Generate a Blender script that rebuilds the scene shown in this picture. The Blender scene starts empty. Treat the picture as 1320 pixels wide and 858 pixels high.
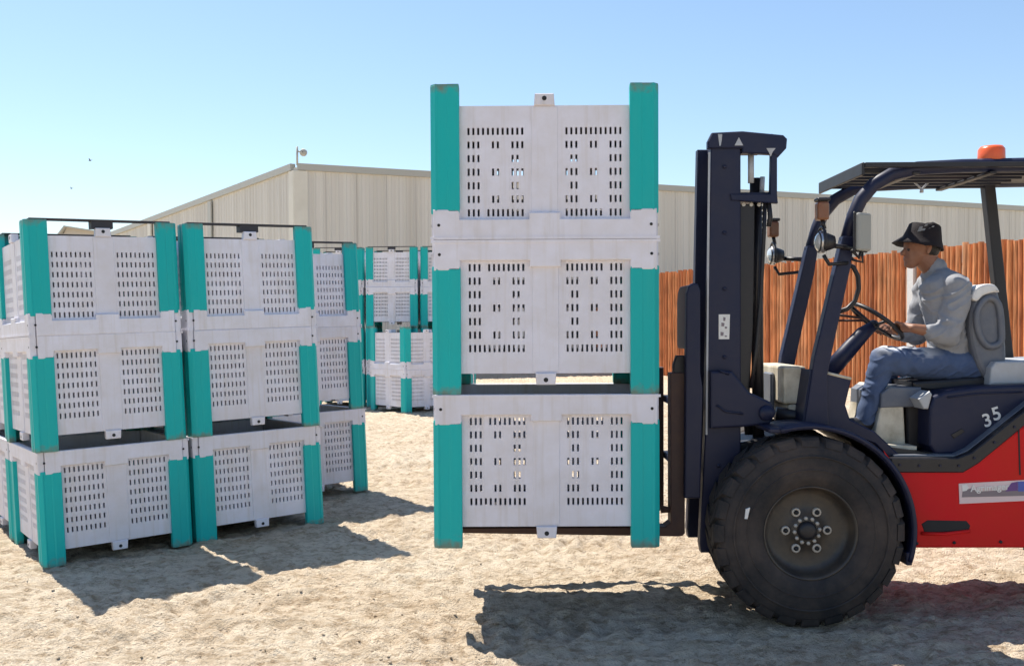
import bpy, bmesh, math, random
import numpy as np
from mathutils import Vector, Matrix
R = math.radians
S = bpy.context.scene
COL = S.collection
random.seed(7)

# ------------------------------------------------------------------ camera
F_PX, CX, CY, PITCH, ROLL, CAM_H = 1270.0, 660.0, 456.0, 0.0266, -0.0054, 1.603
cam_d = bpy.data.cameras.new('camera')
cam = bpy.data.objects.new('camera', cam_d); COL.objects.link(cam)
cam_d.sensor_fit = 'HORIZONTAL'; cam_d.sensor_width = 36.0
cam_d.lens = 36.0 * F_PX / 1320.0
cam_d.shift_y = (CY - 429.0) / 1320.0
cam_d.clip_start = 0.1; cam_d.clip_end = 4000
cam.matrix_world = (Matrix.Translation((0, 0, CAM_H)) @ Matrix.Rotation(math.pi / 2 - PITCH, 4, 'X')
                    @ Matrix.Rotation(ROLL, 4, 'Z'))
S.camera = cam

# ------------------------------------------------------------------ light
SUN_EL, SUN_AZ = R(59.6), R(-40.2)          # azimuth from +Y, negative = towards -X
sun_dir = Vector((math.sin(SUN_AZ) * math.cos(SUN_EL), math.cos(SUN_AZ) * math.cos(SUN_EL), math.sin(SUN_EL)))
sd = bpy.data.lights.new('sun', 'SUN'); sd.energy = 5.0; sd.angle = R(0.53); sd.color = (1.0, 0.94, 0.84)
sun = bpy.data.objects.new('sun', sd); COL.objects.link(sun)
sun.rotation_euler = sun_dir.to_track_quat('Z', 'Y').to_euler()
W = bpy.data.worlds.new('World'); S.world = W; W.use_nodes = True
wn = W.node_tree
sky = wn.nodes.new('ShaderNodeTexSky'); sky.sky_type = 'NISHITA'; sky.sun_disc = False
sky.sun_elevation = SUN_EL; sky.sun_rotation = SUN_AZ
sky.altitude = 100; sky.air_density = 1.15; sky.dust_density = 0.35; sky.ozone_density = 2.8
bg = wn.nodes['Background']; bg.inputs[1].default_value = 0.106
wn.links.new(sky.outputs[0], bg.inputs[0])
S.view_settings.view_transform = 'Standard'; S.view_settings.look = 'None'
S.view_settings.exposure = 0.66; S.view_settings.gamma = 1.0

# ------------------------------------------------------------------ helpers
def P(u, v, Y):
    """world point at depth Y seen at photograph position (u, v)"""
    cr, sr = math.cos(ROLL), math.sin(ROLL)
    du, dv = u - CX, v - CY
    u0 = cr * du + sr * dv; v0 = -sr * du + cr * dv
    x, y, z = u0 / F_PX, 1.0, -v0 / F_PX
    c, s = math.cos(PITCH), math.sin(PITCH)
    py, pz = y * c + z * s, -y * s + z * c
    k = Y / py
    return Vector((x * k, Y, CAM_H + pz * k))

def hashn(ix, iy, seed):
    n = (ix.astype(np.int64) * 374761393 + iy.astype(np.int64) * 668265263 + seed * 974711) & 0x7fffffff
    n = ((n ^ (n >> 13)) * 1274126177) & 0x7fffffff
    return ((n ^ (n >> 16)) & 0xffff) / 65535.0

def vnoise(x, y, seed=0):
    ix, iy = np.floor(x), np.floor(y); fx, fy = x - ix, y - iy
    fx = fx * fx * fx * (fx * (fx * 6 - 15) + 10); fy = fy * fy * fy * (fy * (fy * 6 - 15) + 10)
    a = hashn(ix, iy, seed); b = hashn(ix + 1, iy, seed); c = hashn(ix, iy + 1, seed); d = hashn(ix + 1, iy + 1, seed)
    return (a + (b - a) * fx) * (1 - fy) + (c + (d - c) * fx) * fy - 0.5

class Mat:
    pass
def new_mat(name):
    m = bpy.data.materials.new(name); m.use_nodes = True
    nt = m.node_tree; b = nt.nodes['Principled BSDF']
    return m, nt, b

def mat(name, col, rough=0.5, metal=0.0, var=0.0, dirt=None, dirt_amt=0.0, scale=6.0, bump=0.0, bump_scale=60.0,
        coat=0.0, spec=0.5, stretch=(1, 1, 1), streak=0.0, low=None):
    """plain painted / plastic surface: base colour, per object value variation, noise dirt, fine bump"""
    m, nt, b = new_mat(name)
    N, L = nt.nodes, nt.links
    b.inputs['Roughness'].default_value = rough; b.inputs['Metallic'].default_value = metal
    b.inputs['Coat Weight'].default_value = coat
    b.inputs['Specular IOR Level'].default_value = spec
    tc = N.new('ShaderNodeTexCoord')
    mp = N.new('ShaderNodeMapping'); mp.inputs['Scale'].default_value = stretch
    oi = N.new('ShaderNodeObjectInfo')
    of = N.new('ShaderNodeMath'); of.operation = 'MULTIPLY'; of.inputs[1].default_value = 37.0 if var > 0 else 0.0
    L.new(oi.outputs['Random'], of.inputs[0])
    av = N.new('ShaderNodeVectorMath'); av.operation = 'ADD'; L.new(tc.outputs['Object'], av.inputs[0]); L.new(of.outputs[0], av.inputs[1])
    L.new(av.outputs[0], mp.inputs['Vector'])
    rgb = N.new('ShaderNodeRGB'); rgb.outputs[0].default_value = (*col, 1)
    out = rgb.outputs[0]
    if var > 0:
        mr = N.new('ShaderNodeMapRange'); mr.inputs[3].default_value = 1 - var; mr.inputs[4].default_value = 1 + var
        L.new(oi.outputs['Random'], mr.inputs[0])
        hs = N.new('ShaderNodeHueSaturation'); L.new(mr.outputs[0], hs.inputs['Value']); L.new(out, hs.inputs['Color'])
        out = hs.outputs[0]
    if dirt:
        nz = N.new('ShaderNodeTexNoise'); nz.inputs['Scale'].default_value = scale; nz.inputs['Detail'].default_value = 8
        nz.inputs['Roughness'].default_value = 0.65
        L.new(mp.outputs[0], nz.inputs['Vector'])
        rp = N.new('ShaderNodeMapRange'); rp.inputs[1].default_value = 0.38; rp.inputs[2].default_value = 0.72
        rp.inputs[4].default_value = dirt_amt
        L.new(nz.outputs[0], rp.inputs[0])
        mx = N.new('ShaderNodeMixRGB'); mx.inputs[2].default_value = (*dirt, 1)
        L.new(rp.outputs[0], mx.inputs[0]); L.new(out, mx.inputs[1]); out = mx.outputs[0]
        rr = N.new('ShaderNodeMapRange'); rr.inputs[3].default_value = rough - 0.06; rr.inputs[4].default_value = min(1, rough + 0.2)
        L.new(nz.outputs[0], rr.inputs[0]); L.new(rr.outputs[0], b.inputs['Roughness'])
    if streak > 0:                                       # run marks and scratches
        m3 = N.new('ShaderNodeMapping'); m3.inputs['Scale'].default_value = (30, 30, 1.6); L.new(av.outputs[0], m3.inputs['Vector'])
        n3 = N.new('ShaderNodeTexNoise'); n3.inputs['Scale'].default_value = 1.0; n3.inputs['Detail'].default_value = 5; L.new(m3.outputs[0], n3.inputs['Vector'])
        r3 = N.new('ShaderNodeMapRange'); r3.inputs[1].default_value = .52; r3.inputs[2].default_value = .75; r3.inputs[4].default_value = streak; L.new(n3.outputs[0], r3.inputs[0])
        x3 = N.new('ShaderNodeMixRGB'); x3.inputs[2].default_value = (*dirt, 1); L.new(r3.outputs[0], x3.inputs[0]); L.new(out, x3.inputs[1]); out = x3.outputs[0]
    if low:                                              # mud rubbed on near the foot
        sx = N.new('ShaderNodeSeparateXYZ'); L.new(tc.outputs['Object'], sx.inputs[0])
        n4 = N.new('ShaderNodeTexNoise'); n4.inputs['Scale'].default_value = 22; n4.inputs['Detail'].default_value = 6; L.new(av.outputs[0], n4.inputs['Vector'])
        ad = N.new('ShaderNodeMath'); ad.operation = 'MULTIPLY_ADD'; ad.inputs[1].default_value = .16; L.new(n4.outputs[0], ad.inputs[0]); L.new(sx.outputs[2], ad.inputs[2])
        r4 = N.new('ShaderNodeMapRange'); r4.inputs[1].default_value = .13; r4.inputs[2].default_value = .07; r4.inputs[3].default_value = 0; r4.inputs[4].default_value = .75; L.new(ad.outputs[0], r4.inputs[0])
        x4 = N.new('ShaderNodeMixRGB'); x4.inputs[2].default_value = (*low, 1); L.new(r4.outputs[0], x4.inputs[0]); L.new(out, x4.inputs[1]); out = x4.outputs[0]
    L.new(out, b.inputs['Base Color'])
    if bump > 0:
        n2 = N.new('ShaderNodeTexNoise'); n2.inputs['Scale'].default_value = bump_scale; n2.inputs['Detail'].default_value = 4
        L.new(mp.outputs[0], n2.inputs['Vector'])
        bp = N.new('ShaderNodeBump'); bp.inputs['Strength'].default_value = bump; bp.inputs['Distance'].default_value = 0.01
        L.new(n2.outputs[0], bp.inputs['Height']); L.new(bp.outputs[0], b.inputs['Normal'])
    return m

DUST = (0.42, 0.33, 0.23)
M = {
 'panel': mat('bin_white_plastic', (0.745, 0.735, 0.815), 0.45, var=0.05, dirt=(0.52, 0.45, 0.37), dirt_amt=0.34, scale=5, streak=.35, bump=0.12, bump_scale=9),
 'teal': mat('teal_plastic', (0.001, 0.44, 0.43), 0.45, var=0.06, spec=.3, dirt=(0.03, 0.42, 0.385), dirt_amt=0.4, scale=5, streak=.25, low=(.20, .17, .12), bump=0.06, bump_scale=14, stretch=(1, 1, .4)),
 'dark': mat('dark_plastic', (0.03, 0.028, 0.035), 0.6),
 'navy': mat('navy_paint', (0.007, 0.011, 0.042), 0.40, spec=.35, dirt=(0.05, 0.045, 0.055), dirt_amt=0.35, scale=5, bump=0.05, bump_scale=20),
 'black': mat('black_paint', (0.010, 0.009, 0.013), 0.4, dirt=(0.06, 0.05, 0.045), dirt_amt=0.25, scale=7),
 'red': mat('red_paint', (0.62, 0.004, 0.012), 0.45, dirt=(0.50, 0.035, 0.010), dirt_amt=0.55, scale=2.2, coat=0.0, spec=0.22, bump=0.02, bump_scale=3),
 'maroon': mat('worn_fork_steel', (0.045, 0.016, 0.014), 0.5, dirt=(0.10, 0.05, 0.03), dirt_amt=0.6, scale=9),
 'backrest': mat('dark_red_paint', (0.055, 0.004, 0.006), 0.5),
 'rubber': mat('tyre_rubber', (0.014, 0.013, 0.015), 0.75, dirt=(0.13, 0.095, 0.075), dirt_amt=0.6, scale=3.2, bump=0.25, bump_scale=40),
 'rim': mat('dusty_rim', (0.035, 0.030, 0.028), 0.40, dirt=(0.12, 0.09, 0.06), dirt_amt=0.7, scale=7),
 'nut': mat('bright_nut', (0.52, 0.49, 0.45), 0.4, metal=0.3, dirt=DUST, dirt_amt=0.4, scale=40),
 'cream': mat('dusty_cream_paint', (0.66, 0.60, 0.48), 0.55, dirt=(0.30, 0.24, 0.15), dirt_amt=0.8, scale=9),
 'grey': mat('grey_vinyl', (0.11, 0.125, 0.16), 0.45, dirt=(0.3, 0.28, 0.26), dirt_amt=0.35, scale=8, bump=0.1, bump_scale=30),
 'lightgrey': mat('light_grey_paint', (0.45, 0.47, 0.50), 0.45, dirt=(0.3, 0.25, 0.2), dirt_amt=0.4),
 'mirror': mat('mirror_housing', (0.30, 0.305, 0.285), 0.4, dirt=(.4, .36, .3), dirt_amt=.4, scale=12),
 'steel': mat('polished_steel', (0.5, 0.5, 0.52), 0.3, metal=0.8),
 'amber': mat('amber_lens', (0.20, 0.065, 0.022), 0.25, dirt=(.2, .15, .1), dirt_amt=.4, scale=20),
 'beacon': mat('orange_beacon_lens', (0.85, 0.13, 0.03), 0.3),
 'white': mat('white_paint', (0.78, 0.77, 0.75), 0.5, dirt=(0.5, 0.45, 0.4), dirt_amt=0.3, scale=30),
 'pinkwhite': mat('sun_faded_sticker', (0.72, 0.56, 0.56), 0.5),
 'greyprint': mat('grey_print', (0.22, 0.18, 0.20), 0.5),
 'blueprint': mat('blue_print', (0.07, 0.11, 0.42), 0.5),
 'purpleprint': mat('purple_print', (0.13, 0.05, 0.22), 0.5),
 'chain': mat('greasy_chain', (0.06, 0.055, 0.05), 0.35, metal=0.6),
 'lens': mat('lamp_glass', (0.75, 0.75, 0.72), 0.12, metal=0.4),
 'slot': mat('bolt_hole', (0.02, 0.02, 0.022), 0.8),
 'beige': mat('beige_sheet_metal', (0.62, 0.60, 0.545), 0.5, var=0.05, dirt=(0.36, 0.32, 0.25), dirt_amt=0.4, scale=1.2, stretch=(3, 3, .12)),
 'trim': mat('trim_sheet_metal', (0.40, 0.40, 0.36), 0.5),
 'lighttrim': mat('pale_trim', (0.66, 0.64, 0.56), 0.5, dirt=(0.45, 0.42, 0.34), dirt_amt=0.3, scale=1.5),
 'roof': mat('roof_sheet', (0.55, 0.54, 0.50), 0.5),
 'skin': mat('skin', (0.29, 0.135, 0.08), 0.5, dirt=(0.22, 0.085, 0.05), dirt_amt=0.5, scale=14, bump=0.08, bump_scale=120),
 'shirt': mat('grey_knit', (0.30, 0.305, 0.325), 0.9, dirt=(0.23, 0.235, 0.255), dirt_amt=0.6, scale=10, bump=0.12, bump_scale=260),
 'jeans': mat('blue_denim', (0.062, 0.092, 0.175), 0.85, dirt=(0.10, 0.15, 0.27), dirt_amt=0.6, scale=9, bump=0.12, bump_scale=260),
 'shoe': mat('shoe_leather', (0.03, 0.027, 0.03), 0.5),
 'hair': mat('black_hair', (0.012, 0.010, 0.009), 0.5, bump=0.5, bump_scale=200),
 'hat': mat('black_cotton', (0.010, 0.006, 0.009), 0.9, bump=0.3, bump_scale=150),
 'eye': mat('eye', (0.05, 0.03, 0.025), 0.2),
 'bird': mat('bird_feather', (0.04, 0.04, 0.045), 0.8),
 'hill': mat('far_roof_sheet', (0.46, 0.42, 0.36), 0.7),
}

def add_lap_sun(m, col):
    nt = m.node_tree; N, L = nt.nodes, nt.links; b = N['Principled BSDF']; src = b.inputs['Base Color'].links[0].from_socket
    at = N.new('ShaderNodeAttribute'); at.attribute_name = 'lap_sun'
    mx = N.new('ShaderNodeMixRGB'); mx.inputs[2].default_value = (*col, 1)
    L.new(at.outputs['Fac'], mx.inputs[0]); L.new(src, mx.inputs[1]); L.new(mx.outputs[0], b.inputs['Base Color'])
add_lap_sun(M['jeans'], (.60, .62, .66))  # pale tone mixed into the denim as sunlight on the lap
class MB:
    """collects shapes (world coordinates) in one bmesh"""
    def __init__(s): s.bm = bmesh.new(); s.mi = 0
    def _tag(s, geom_faces):
        for f in geom_faces: f.material_index = s.mi
    def box(s, c, size, rot=None, bevel=0.0, seg=1):
        n0 = len(s.bm.faces)
        r = bmesh.ops.create_cube(s.bm, size=1)
        m = Matrix.Translation(c) @ (rot.to_4x4() if rot else Matrix.Identity(4)) @ Matrix.Diagonal((*size, 1))
        bmesh.ops.transform(s.bm, matrix=m, verts=r['verts'])
        if bevel > 0:
            es = list({e for v in r['verts'] for e in v.link_edges})
            bmesh.ops.bevel(s.bm, geom=es, offset=bevel, segments=seg, affect='EDGES', profile=0.5)
        s.bm.faces.ensure_lookup_table()
        if s.mi:
            for f in s.bm.faces[n0:]: f.material_index = s.mi
        return s
    def bx(s, x0, x1, y0, y1, z0, z1, bevel=0.0, seg=1):
        return s.box(((x0 + x1) / 2, (y0 + y1) / 2, (z0 + z1) / 2), (abs(x1 - x0), abs(y1 - y0), abs(z1 - z0)), None, bevel, seg)
    def prism(s, pts, vec, bevel=0.0, seg=1):
        """polygon of 3D points extruded along vec"""
        n0 = len(s.bm.faces)
        vec = Vector(vec)
        a = [s.bm.verts.new(Vector(p)) for p in pts]; b = [s.bm.verts.new(Vector(p) + vec) for p in pts]
        n = len(pts)
        fs = [s.bm.faces.new(a), s.bm.faces.new(b[::-1])]
        for i in range(n): fs.append(s.bm.faces.new((a[i], b[i], b[(i + 1) % n], a[(i + 1) % n])))
        bmesh.ops.recalc_face_normals(s.bm, faces=fs)
        if bevel > 0:
            es = list({e for f in fs[:2] for e in f.edges})
            bmesh.ops.bevel(s.bm, geom=es, offset=bevel, segments=seg, affect='EDGES', profile=0.5)
        s.bm.faces.ensure_lookup_table()
        if s.mi:
            for f in s.bm.faces[n0:]: f.material_index = s.mi
        return s
    def pp(s, px, Y, depth, bevel=0.0, seg=1):
        return s.prism([P(u, v, Y) for u, v in px], (0, depth, 0), bevel, seg)
    def tube(s, pts, rad, seg=10, sy=1.0, closed=False):
        pts = [Vector(p) for p in pts]; n = len(pts)
        if not isinstance(rad, (list, tuple)): rad = [rad] * n
        rings = []; prev = None
        for i, p in enumerate(pts):
            if closed: t = (pts[(i + 1) % n] - pts[i - 1])
            else: t = (pts[min(i + 1, n - 1)] - pts[max(i - 1, 0)])
            t.normalize()
            if prev is None:
                a = Vector((0, 1, 0)) if abs(t.y) < 0.9 else Vector((1, 0, 0))
                prev = (a - t * a.dot(t)).normalized()
            else: prev = (prev - t * prev.dot(t)).normalized()
            bn = t.cross(prev)
            rings.append([s.bm.verts.new(p + (prev * math.cos(2 * math.pi * k / seg) * sy + bn * math.sin(2 * math.pi * k / seg)) * rad[i]) for k in range(seg)])
        m = n if closed else n - 1
        fs = []
        for i in range(m):
            A, B = rings[i], rings[(i + 1) % n]
            for k in range(seg): fs.append(s.bm.faces.new((A[k], A[(k + 1) % seg], B[(k + 1) % seg], B[k])))
        if not closed:
            fs.append(s.bm.faces.new(rings[0][::-1])); fs.append(s.bm.faces.new(rings[-1]))
        for f in fs: f.material_index = s.mi; f.smooth = True
        return s
    def lathe(s, prof, c, axis='Y', seg=32, a0=0.0, a1=2 * math.pi, smooth=True):
        """prof: list of (radius, along axis)"""
        c = Vector(c); full = abs(a1 - a0 - 2 * math.pi) < 1e-6
        n = seg if full else seg + 1
        rings = []
        for r, h in prof:
            ring = []
            for k in range(n):
                a = a0 + (a1 - a0) * k / seg
                ca, sa = math.cos(a) * r, math.sin(a) * r
                p = {'Y': Vector((ca, h, sa)), 'Z': Vector((ca, sa, h)), 'X': Vector((h, ca, sa))}[axis]
                ring.append(s.bm.verts.new(c + p))
            rings.append(ring)
        for i in range(len(prof) - 1):
            A, B = rings[i], rings[i + 1]
            for k in range(seg):
                k2 = (k + 1) % n
                f = s.bm.faces.new((A[k], A[k2], B[k2], B[k])); f.material_index = s.mi; f.smooth = smooth
        return s
    def disc_cap(s, r, h, c, axis='Y', seg=32):
        return s.lathe([(r, h), (max(r * .02, 1e-4), h)], c, axis, seg, smooth=False)
    def ball(s, c, r, seg=12, rot=None):
        if not isinstance(r, (list, tuple)): r = (r, r, r)
        q = bmesh.ops.create_uvsphere(s.bm, u_segments=seg, v_segments=max(6, seg * 2 // 3), radius=1)
        m = Matrix.Translation(c) @ (rot.to_4x4() if rot else Matrix.Identity(4)) @ Matrix.Diagonal((*r, 1))
        bmesh.ops.transform(s.bm, matrix=m, verts=q['verts'])
        for v in q['verts']:
            for f in v.link_faces: f.material_index = s.mi; f.smooth = True
        return s
    def mesh(s, name, mats, origin=(0, 0, 0), autosmooth=False, normals=True):
        me = bpy.data.meshes.new(name)
        if normals: bmesh.ops.recalc_face_normals(s.bm, faces=s.bm.faces[:])
        bmesh.ops.translate(s.bm, verts=s.bm.verts[:], vec=-Vector(origin))
        s.bm.to_mesh(me); s.bm.free()
        for m in (mats if isinstance(mats, (list, tuple)) else [mats]): me.materials.append(m)
        return me

def wloc(o):
    v = Vector((0, 0, 0))
    while o is not None: v = v + o.location; o = o.parent
    return v
def link(name, me, parent=None):
    o = bpy.data.objects.new(name, me); COL.objects.link(o)
    if parent is not None: o.parent = parent
    return o
def part(name, mb, mats, parent, label=None, **kw):
    o = link(name, mb.mesh(name, mats, wloc(parent), **kw), parent)
    if label: o['label'] = label
    return o
def thing(name, label, cat, loc=(0, 0, 0), group=None):
    o = bpy.data.objects.new(name, None); COL.objects.link(o)
    o.empty_display_size = 0.2
    o.location = loc; o['label'] = label; o['category'] = cat
    if group: o['group'] = group
    return o
def children(o): return [c for c in bpy.data.objects if c.parent == o]
def copy_tree(o, parent=None, kids=None):
    c = o.copy(); COL.objects.link(c); c.parent = parent
    for ch in (kids or KIDS).get(o.name, []):
        copy_tree(ch, c, kids)
    return c
KIDS = {}
def remember(root):
    ks = children(root); KIDS[root.name] = ks
    for k in ks: remember(k)

# ------------------------------------------------------------------ ground
def ground_z(x, y):
    """broad shape of the yard: it dips a little under the left hand stacks"""
    x = np.asarray(x, float); y = np.asarray(y, float)
    dip = 0.0357 * np.clip(x + 1.35, -2.6, 0.0)
    w = np.clip((y - 3.5) / 2.0, 0, 1) * np.clip((16 - y) / 4.0, 0, 1)
    return dip * w
def ground_h(x, y):
    x = np.asarray(x, float); y = np.asarray(y, float)
    d = np.sqrt(x * x + y * y)
    fade = np.clip(1.3 - d / 60.0, 0.0, 1.0)
    # rotated, stretched lumps: churned sand with wheel marks
    xa, ya = x * .94 + y * .34, -x * .34 + y * .94
    h = 0.018 * vnoise(x * 1.1, y * 1.4, 1) + 0.012 * vnoise(xa * 2.6, ya * 4.6, 2)
    h = h + 0.020 * vnoise(xa * 5.5 + 9, ya * 9.0, 3) + 0.026 * (.5 - 2 * np.abs(vnoise(xa * 8, ya * 14, 4))) * (.6 + vnoise(x * .9, y * 1.1, 12)) + 0.024 * vnoise(x * 22, y * 28, 5) + 0.015 * vnoise(x * 34, y * 52, 6)
    clump = np.clip(vnoise(xa * 7.0 + 3, ya * 11.0 + 5, 8) + vnoise(x * 2.3, y * 2.1, 9) * .8 - 0.12, 0, 1)
    h = h + 0.036 * clump
    # tyre ruts running past the stacks
    for y0, k, x0, x1, sg in ((4.98, -.16, -9, .2, 1), (5.62, -.10, -9, -.9, -1), (5.25, .02, -1.2, 1.0, 1), (7.1, .25, -1.0, 9, -1), (7.9, .25, -1.4, 9, 1), (10.4, .12, -9, 9, 1), (11.6, .12, -9, 9, -1), (14.0, .05, -9, 9, 1)):
        t = (y - y0 - k * x) / 0.17
        on = np.clip((x - x0) * 3, 0, 1) * np.clip((x1 - x) * 3, 0, 1)
        band = np.clip(1.35 - np.abs(t), 0, .35) / .35 * on * (.55 + .9 * np.clip(vnoise(x * 1.7, y * 1.7, 15) + .5, 0, 1))
        cleat = np.clip(np.sin(x * 40 + sg * np.abs(t) * 2.2) * 2.2, -1, 1)
        h = h - band * (.009 + .010 * cleat)
        h = h + .005 * np.exp(-((np.abs(t) - 1.45) / .22) ** 2) * on
    return ground_z(x, y) + h * fade - 0.012

def axis_coords(core0, core1, step, far, grow):
    c = list(np.arange(core0, core1, step)); s = step
    hi = [c[-1]]
    while hi[-1] < far: s *= grow; hi.append(hi[-1] + s)
    s = step; lo = [c[0]]
    while lo[-1] > -far: s *= grow; lo.append(lo[-1] - s)
    return np.array(lo[:0:-1] + c + hi[1:])
xs = axis_coords(-3.6, 3.4, 0.0235, 900, 1.05)
ys = [4.35]
while ys[-1] < 1500: ys.append(ys[-1] + (0.0042 * ys[-1] if ys[-1] < 24 else 0.04 * ys[-1]))
back = [4.35]; st = 0.05
while back[-1] > -900: st *= 1.16; back.append(back[-1] - st)
ys = np.array(back[:0:-1] + ys)
XX, YY = np.meshgrid(xs, ys); ZZ = ground_h(XX, YY)
nx, ny = len(xs), len(ys)
me = bpy.data.meshes.new('ground')
vv = np.stack([XX, YY, ZZ], -1).reshape(-1, 3)
i0 = (np.arange(ny - 1)[:, None] * nx + np.arange(nx - 1)[None]).ravel()
quads = np.stack([i0, i0 + 1, i0 + nx + 1, i0 + nx], 1)
me.vertices.add(len(vv)); me.vertices.foreach_set('co', vv.ravel())
me.loops.add(quads.size); me.loops.foreach_set('vertex_index', quads.ravel().astype(np.int32))
me.polygons.add(len(quads)); me.polygons.foreach_set('loop_start', (np.arange(len(quads)) * 4).astype(np.int32))
me.polygons.foreach_set('loop_total', np.full(len(quads), 4, np.int32))
me.polygons.foreach_set('use_smooth', np.ones(len(quads), bool))
me.update(); me.validate()
ground = link('ground', me); ground['kind'] = 'structure'; ground['label'] = 'churned pale sandy dirt yard with lumps and tyre ruts'
def ground_material():
    m, nt, b = new_mat('sandy_dirt'); N, L = nt.nodes, nt.links
    b.inputs['Roughness'].default_value = 0.95; b.inputs['Specular IOR Level'].default_value = 0.1
    tc = N.new('ShaderNodeTexCoord')
    def noise(scale, detail, rough=.6, stretch=(1, 1, 1)):
        mp = N.new('ShaderNodeMapping'); mp.inputs['Scale'].default_value = stretch; L.new(tc.outputs['Object'], mp.inputs[0])
        n = N.new('ShaderNodeTexNoise'); n.inputs['Scale'].default_value = scale; n.inputs['Detail'].default_value = detail
        n.inputs['Roughness'].default_value = rough; L.new(mp.outputs[0], n.inputs['Vector']); return n.outputs[0]
    def ramp(src, a, b_, ca, cb):
        r = N.new('ShaderNodeValToRGB'); r.color_ramp.elements[0].position = a; r.color_ramp.elements[1].position = b_
        r.color_ramp.elements[0].color = (*ca, 1); r.color_ramp.elements[1].color = (*cb, 1)
        L.new(src, r.inputs[0]); return r.outputs[0]
    c1 = ramp(noise(.55, 6), .35, .68, (0.69, 0.555, 0.405), (0.80, 0.69, 0.54))
    c2 = ramp(noise(4.5, 8, .7, (1, 1.8, 1)), .40, .54, (0.60, 0.54, 0.47), (1.0, 1.0, 1.0))
    c3 = ramp(noise(17, 7, .72, (.8, 1.3, 1)), .41, .50, (0.56, 0.49, 0.42), (1.0, 1.0, 1.0))
    m1 = N.new('ShaderNodeMixRGB'); m1.blend_type = 'MULTIPLY'; m1.inputs[0].default_value = .62; L.new(c1, m1.inputs[1]); L.new(c2, m1.inputs[2])
    m2 = N.new('ShaderNodeMixRGB'); m2.blend_type = 'MULTIPLY'; m2.inputs[0].default_value = .66; L.new(m1.outputs[0], m2.inputs[1]); L.new(c3, m2.inputs[2])
    L.new(m2.outputs[0], b.inputs['Base Color'])
    ad = N.new('ShaderNodeMath'); ad.operation = 'ADD'
    L.new(noise(24, 8, .7), ad.inputs[0]); L.new(noise(90, 5, .6), ad.inputs[1])
    bp = N.new('ShaderNodeBump'); bp.inputs['Strength'].default_value = .9; bp.inputs['Distance'].default_value = .035
    L.new(ad.outputs[0], bp.inputs['Height']); L.new(bp.outputs[0], b.inputs['Normal'])
    return m
M['ground'] = ground_material(); me.materials.append(M['ground'])

# loose clods lying on the sand
def clods():
    rng = np.random.default_rng(3)
    t = bmesh.new(); bmesh.ops.create_icosphere(t, subdivisions=1, radius=1)
    bv = np.array([v.co[:] for v in t.verts]); bf = np.array([[v.index for v in f.verts] for f in t.faces]); t.free()
    V, Fc = [], []
    n = 0
    for i in range(2600):
        y = 4.5 + 9.5 * rng.random() ** 1.7; x = (rng.random() - .5) * (y * 1.15)
        if vnoise(np.array([x * 1.3]), np.array([y * 1.3]), 9)[0] < -.12 and rng.random() < .7: continue
        r = 0.003 + 0.008 * rng.random() ** 4
        k = bv * (r * (0.7 + .6 * rng.random((12, 3)))) * np.array([1.3, 1.0, .7])
        a = rng.random() * 6.28; c, s = math.cos(a), math.sin(a)
        k = k @ np.array([[c, s, 0], [-s, c, 0], [0, 0, 1]])
        V.append(k + np.array([x, y, float(ground_h(x, y)) + r * .25])); Fc.append(bf + n); n += 12
    me = bpy.data.meshes.new('dirt_clods'); me.from_pydata(np.concatenate(V).tolist(), [], np.concatenate(Fc).tolist())
    me.materials.append(M['ground']); o = link('dirt_clods', me); o['kind'] = 'stuff'; o['label'] = 'small dirt clods scattered over the sandy yard'; o['category'] = 'dirt clods'
clods()

# ------------------------------------------------------------------ warehouse
E0 = Vector((-7.18, 32.8, 0)); DR = Vector((.923, .385, 0)); DL = Vector((-.6, .8, 0))
NR = Vector((.385, -.923, 0)); NL = Vector((-.8, -.6, 0))
H0 = 1.6 + 209 / 1270 * 32.8                      # eave height at the corner
LR, LL = 58.0, 24.0
wh = thing('warehouse', 'long beige ribbed metal warehouse behind the fence and the stacked bins', 'warehouse', E0)
core = MB()
HL = H0 - .55
c0 = E0 - NR * .12 - NL * .12
back_r = E0 + DR * LR; back_l = E0 + DL * LL
foot = [c0, back_r - NR * .12, back_r + DL * LL, back_l - NL * .12]
tops = [H0 - .12, H0 - .12, H0 + 1.0, HL - .12]
a = [core.bm.verts.new((p.x, p.y, -.3)) for p in foot]; b = [core.bm.verts.new((p.x, p.y, t)) for p, t in zip(foot, tops)]
for i in range(4): core.bm.faces.new((a[i], a[(i + 1) % 4], b[(i + 1) % 4], b[i]))
part('wall', core, M['beige'], wh)
rf = MB(); rf.bm.faces.new([rf.bm.verts.new((p.x, p.y, t)) for p, t in zip(foot, [t + .06 for t in tops])])
part('roof', rf, M['roof'], wh)
def panel_mesh(wd, ribs=4):
    mb = MB(); prof = [(0, 0)]
    pitch = wd / ribs
    for k in range(ribs):
        x = k * pitch
        prof += [(x + pitch * .30, 0), (x + pitch * .40, .017), (x + pitch * .60, .017), (x + pitch * .70, 0)]
    prof += [(wd - .012, 0), (wd - .012, -.03)]
    lo = [mb.bm.verts.new((x, -y, 0)) for x, y in prof]; hi = [mb.bm.verts.new((x, -y, 1)) for x, y in prof]
    for i in range(len(prof) - 1): mb.bm.faces.new((lo[i], lo[i + 1], hi[i + 1], hi[i]))
    return mb.mesh('wall_panel', M['beige'])
PW = 1.05
pm = panel_mesh(PW)
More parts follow.
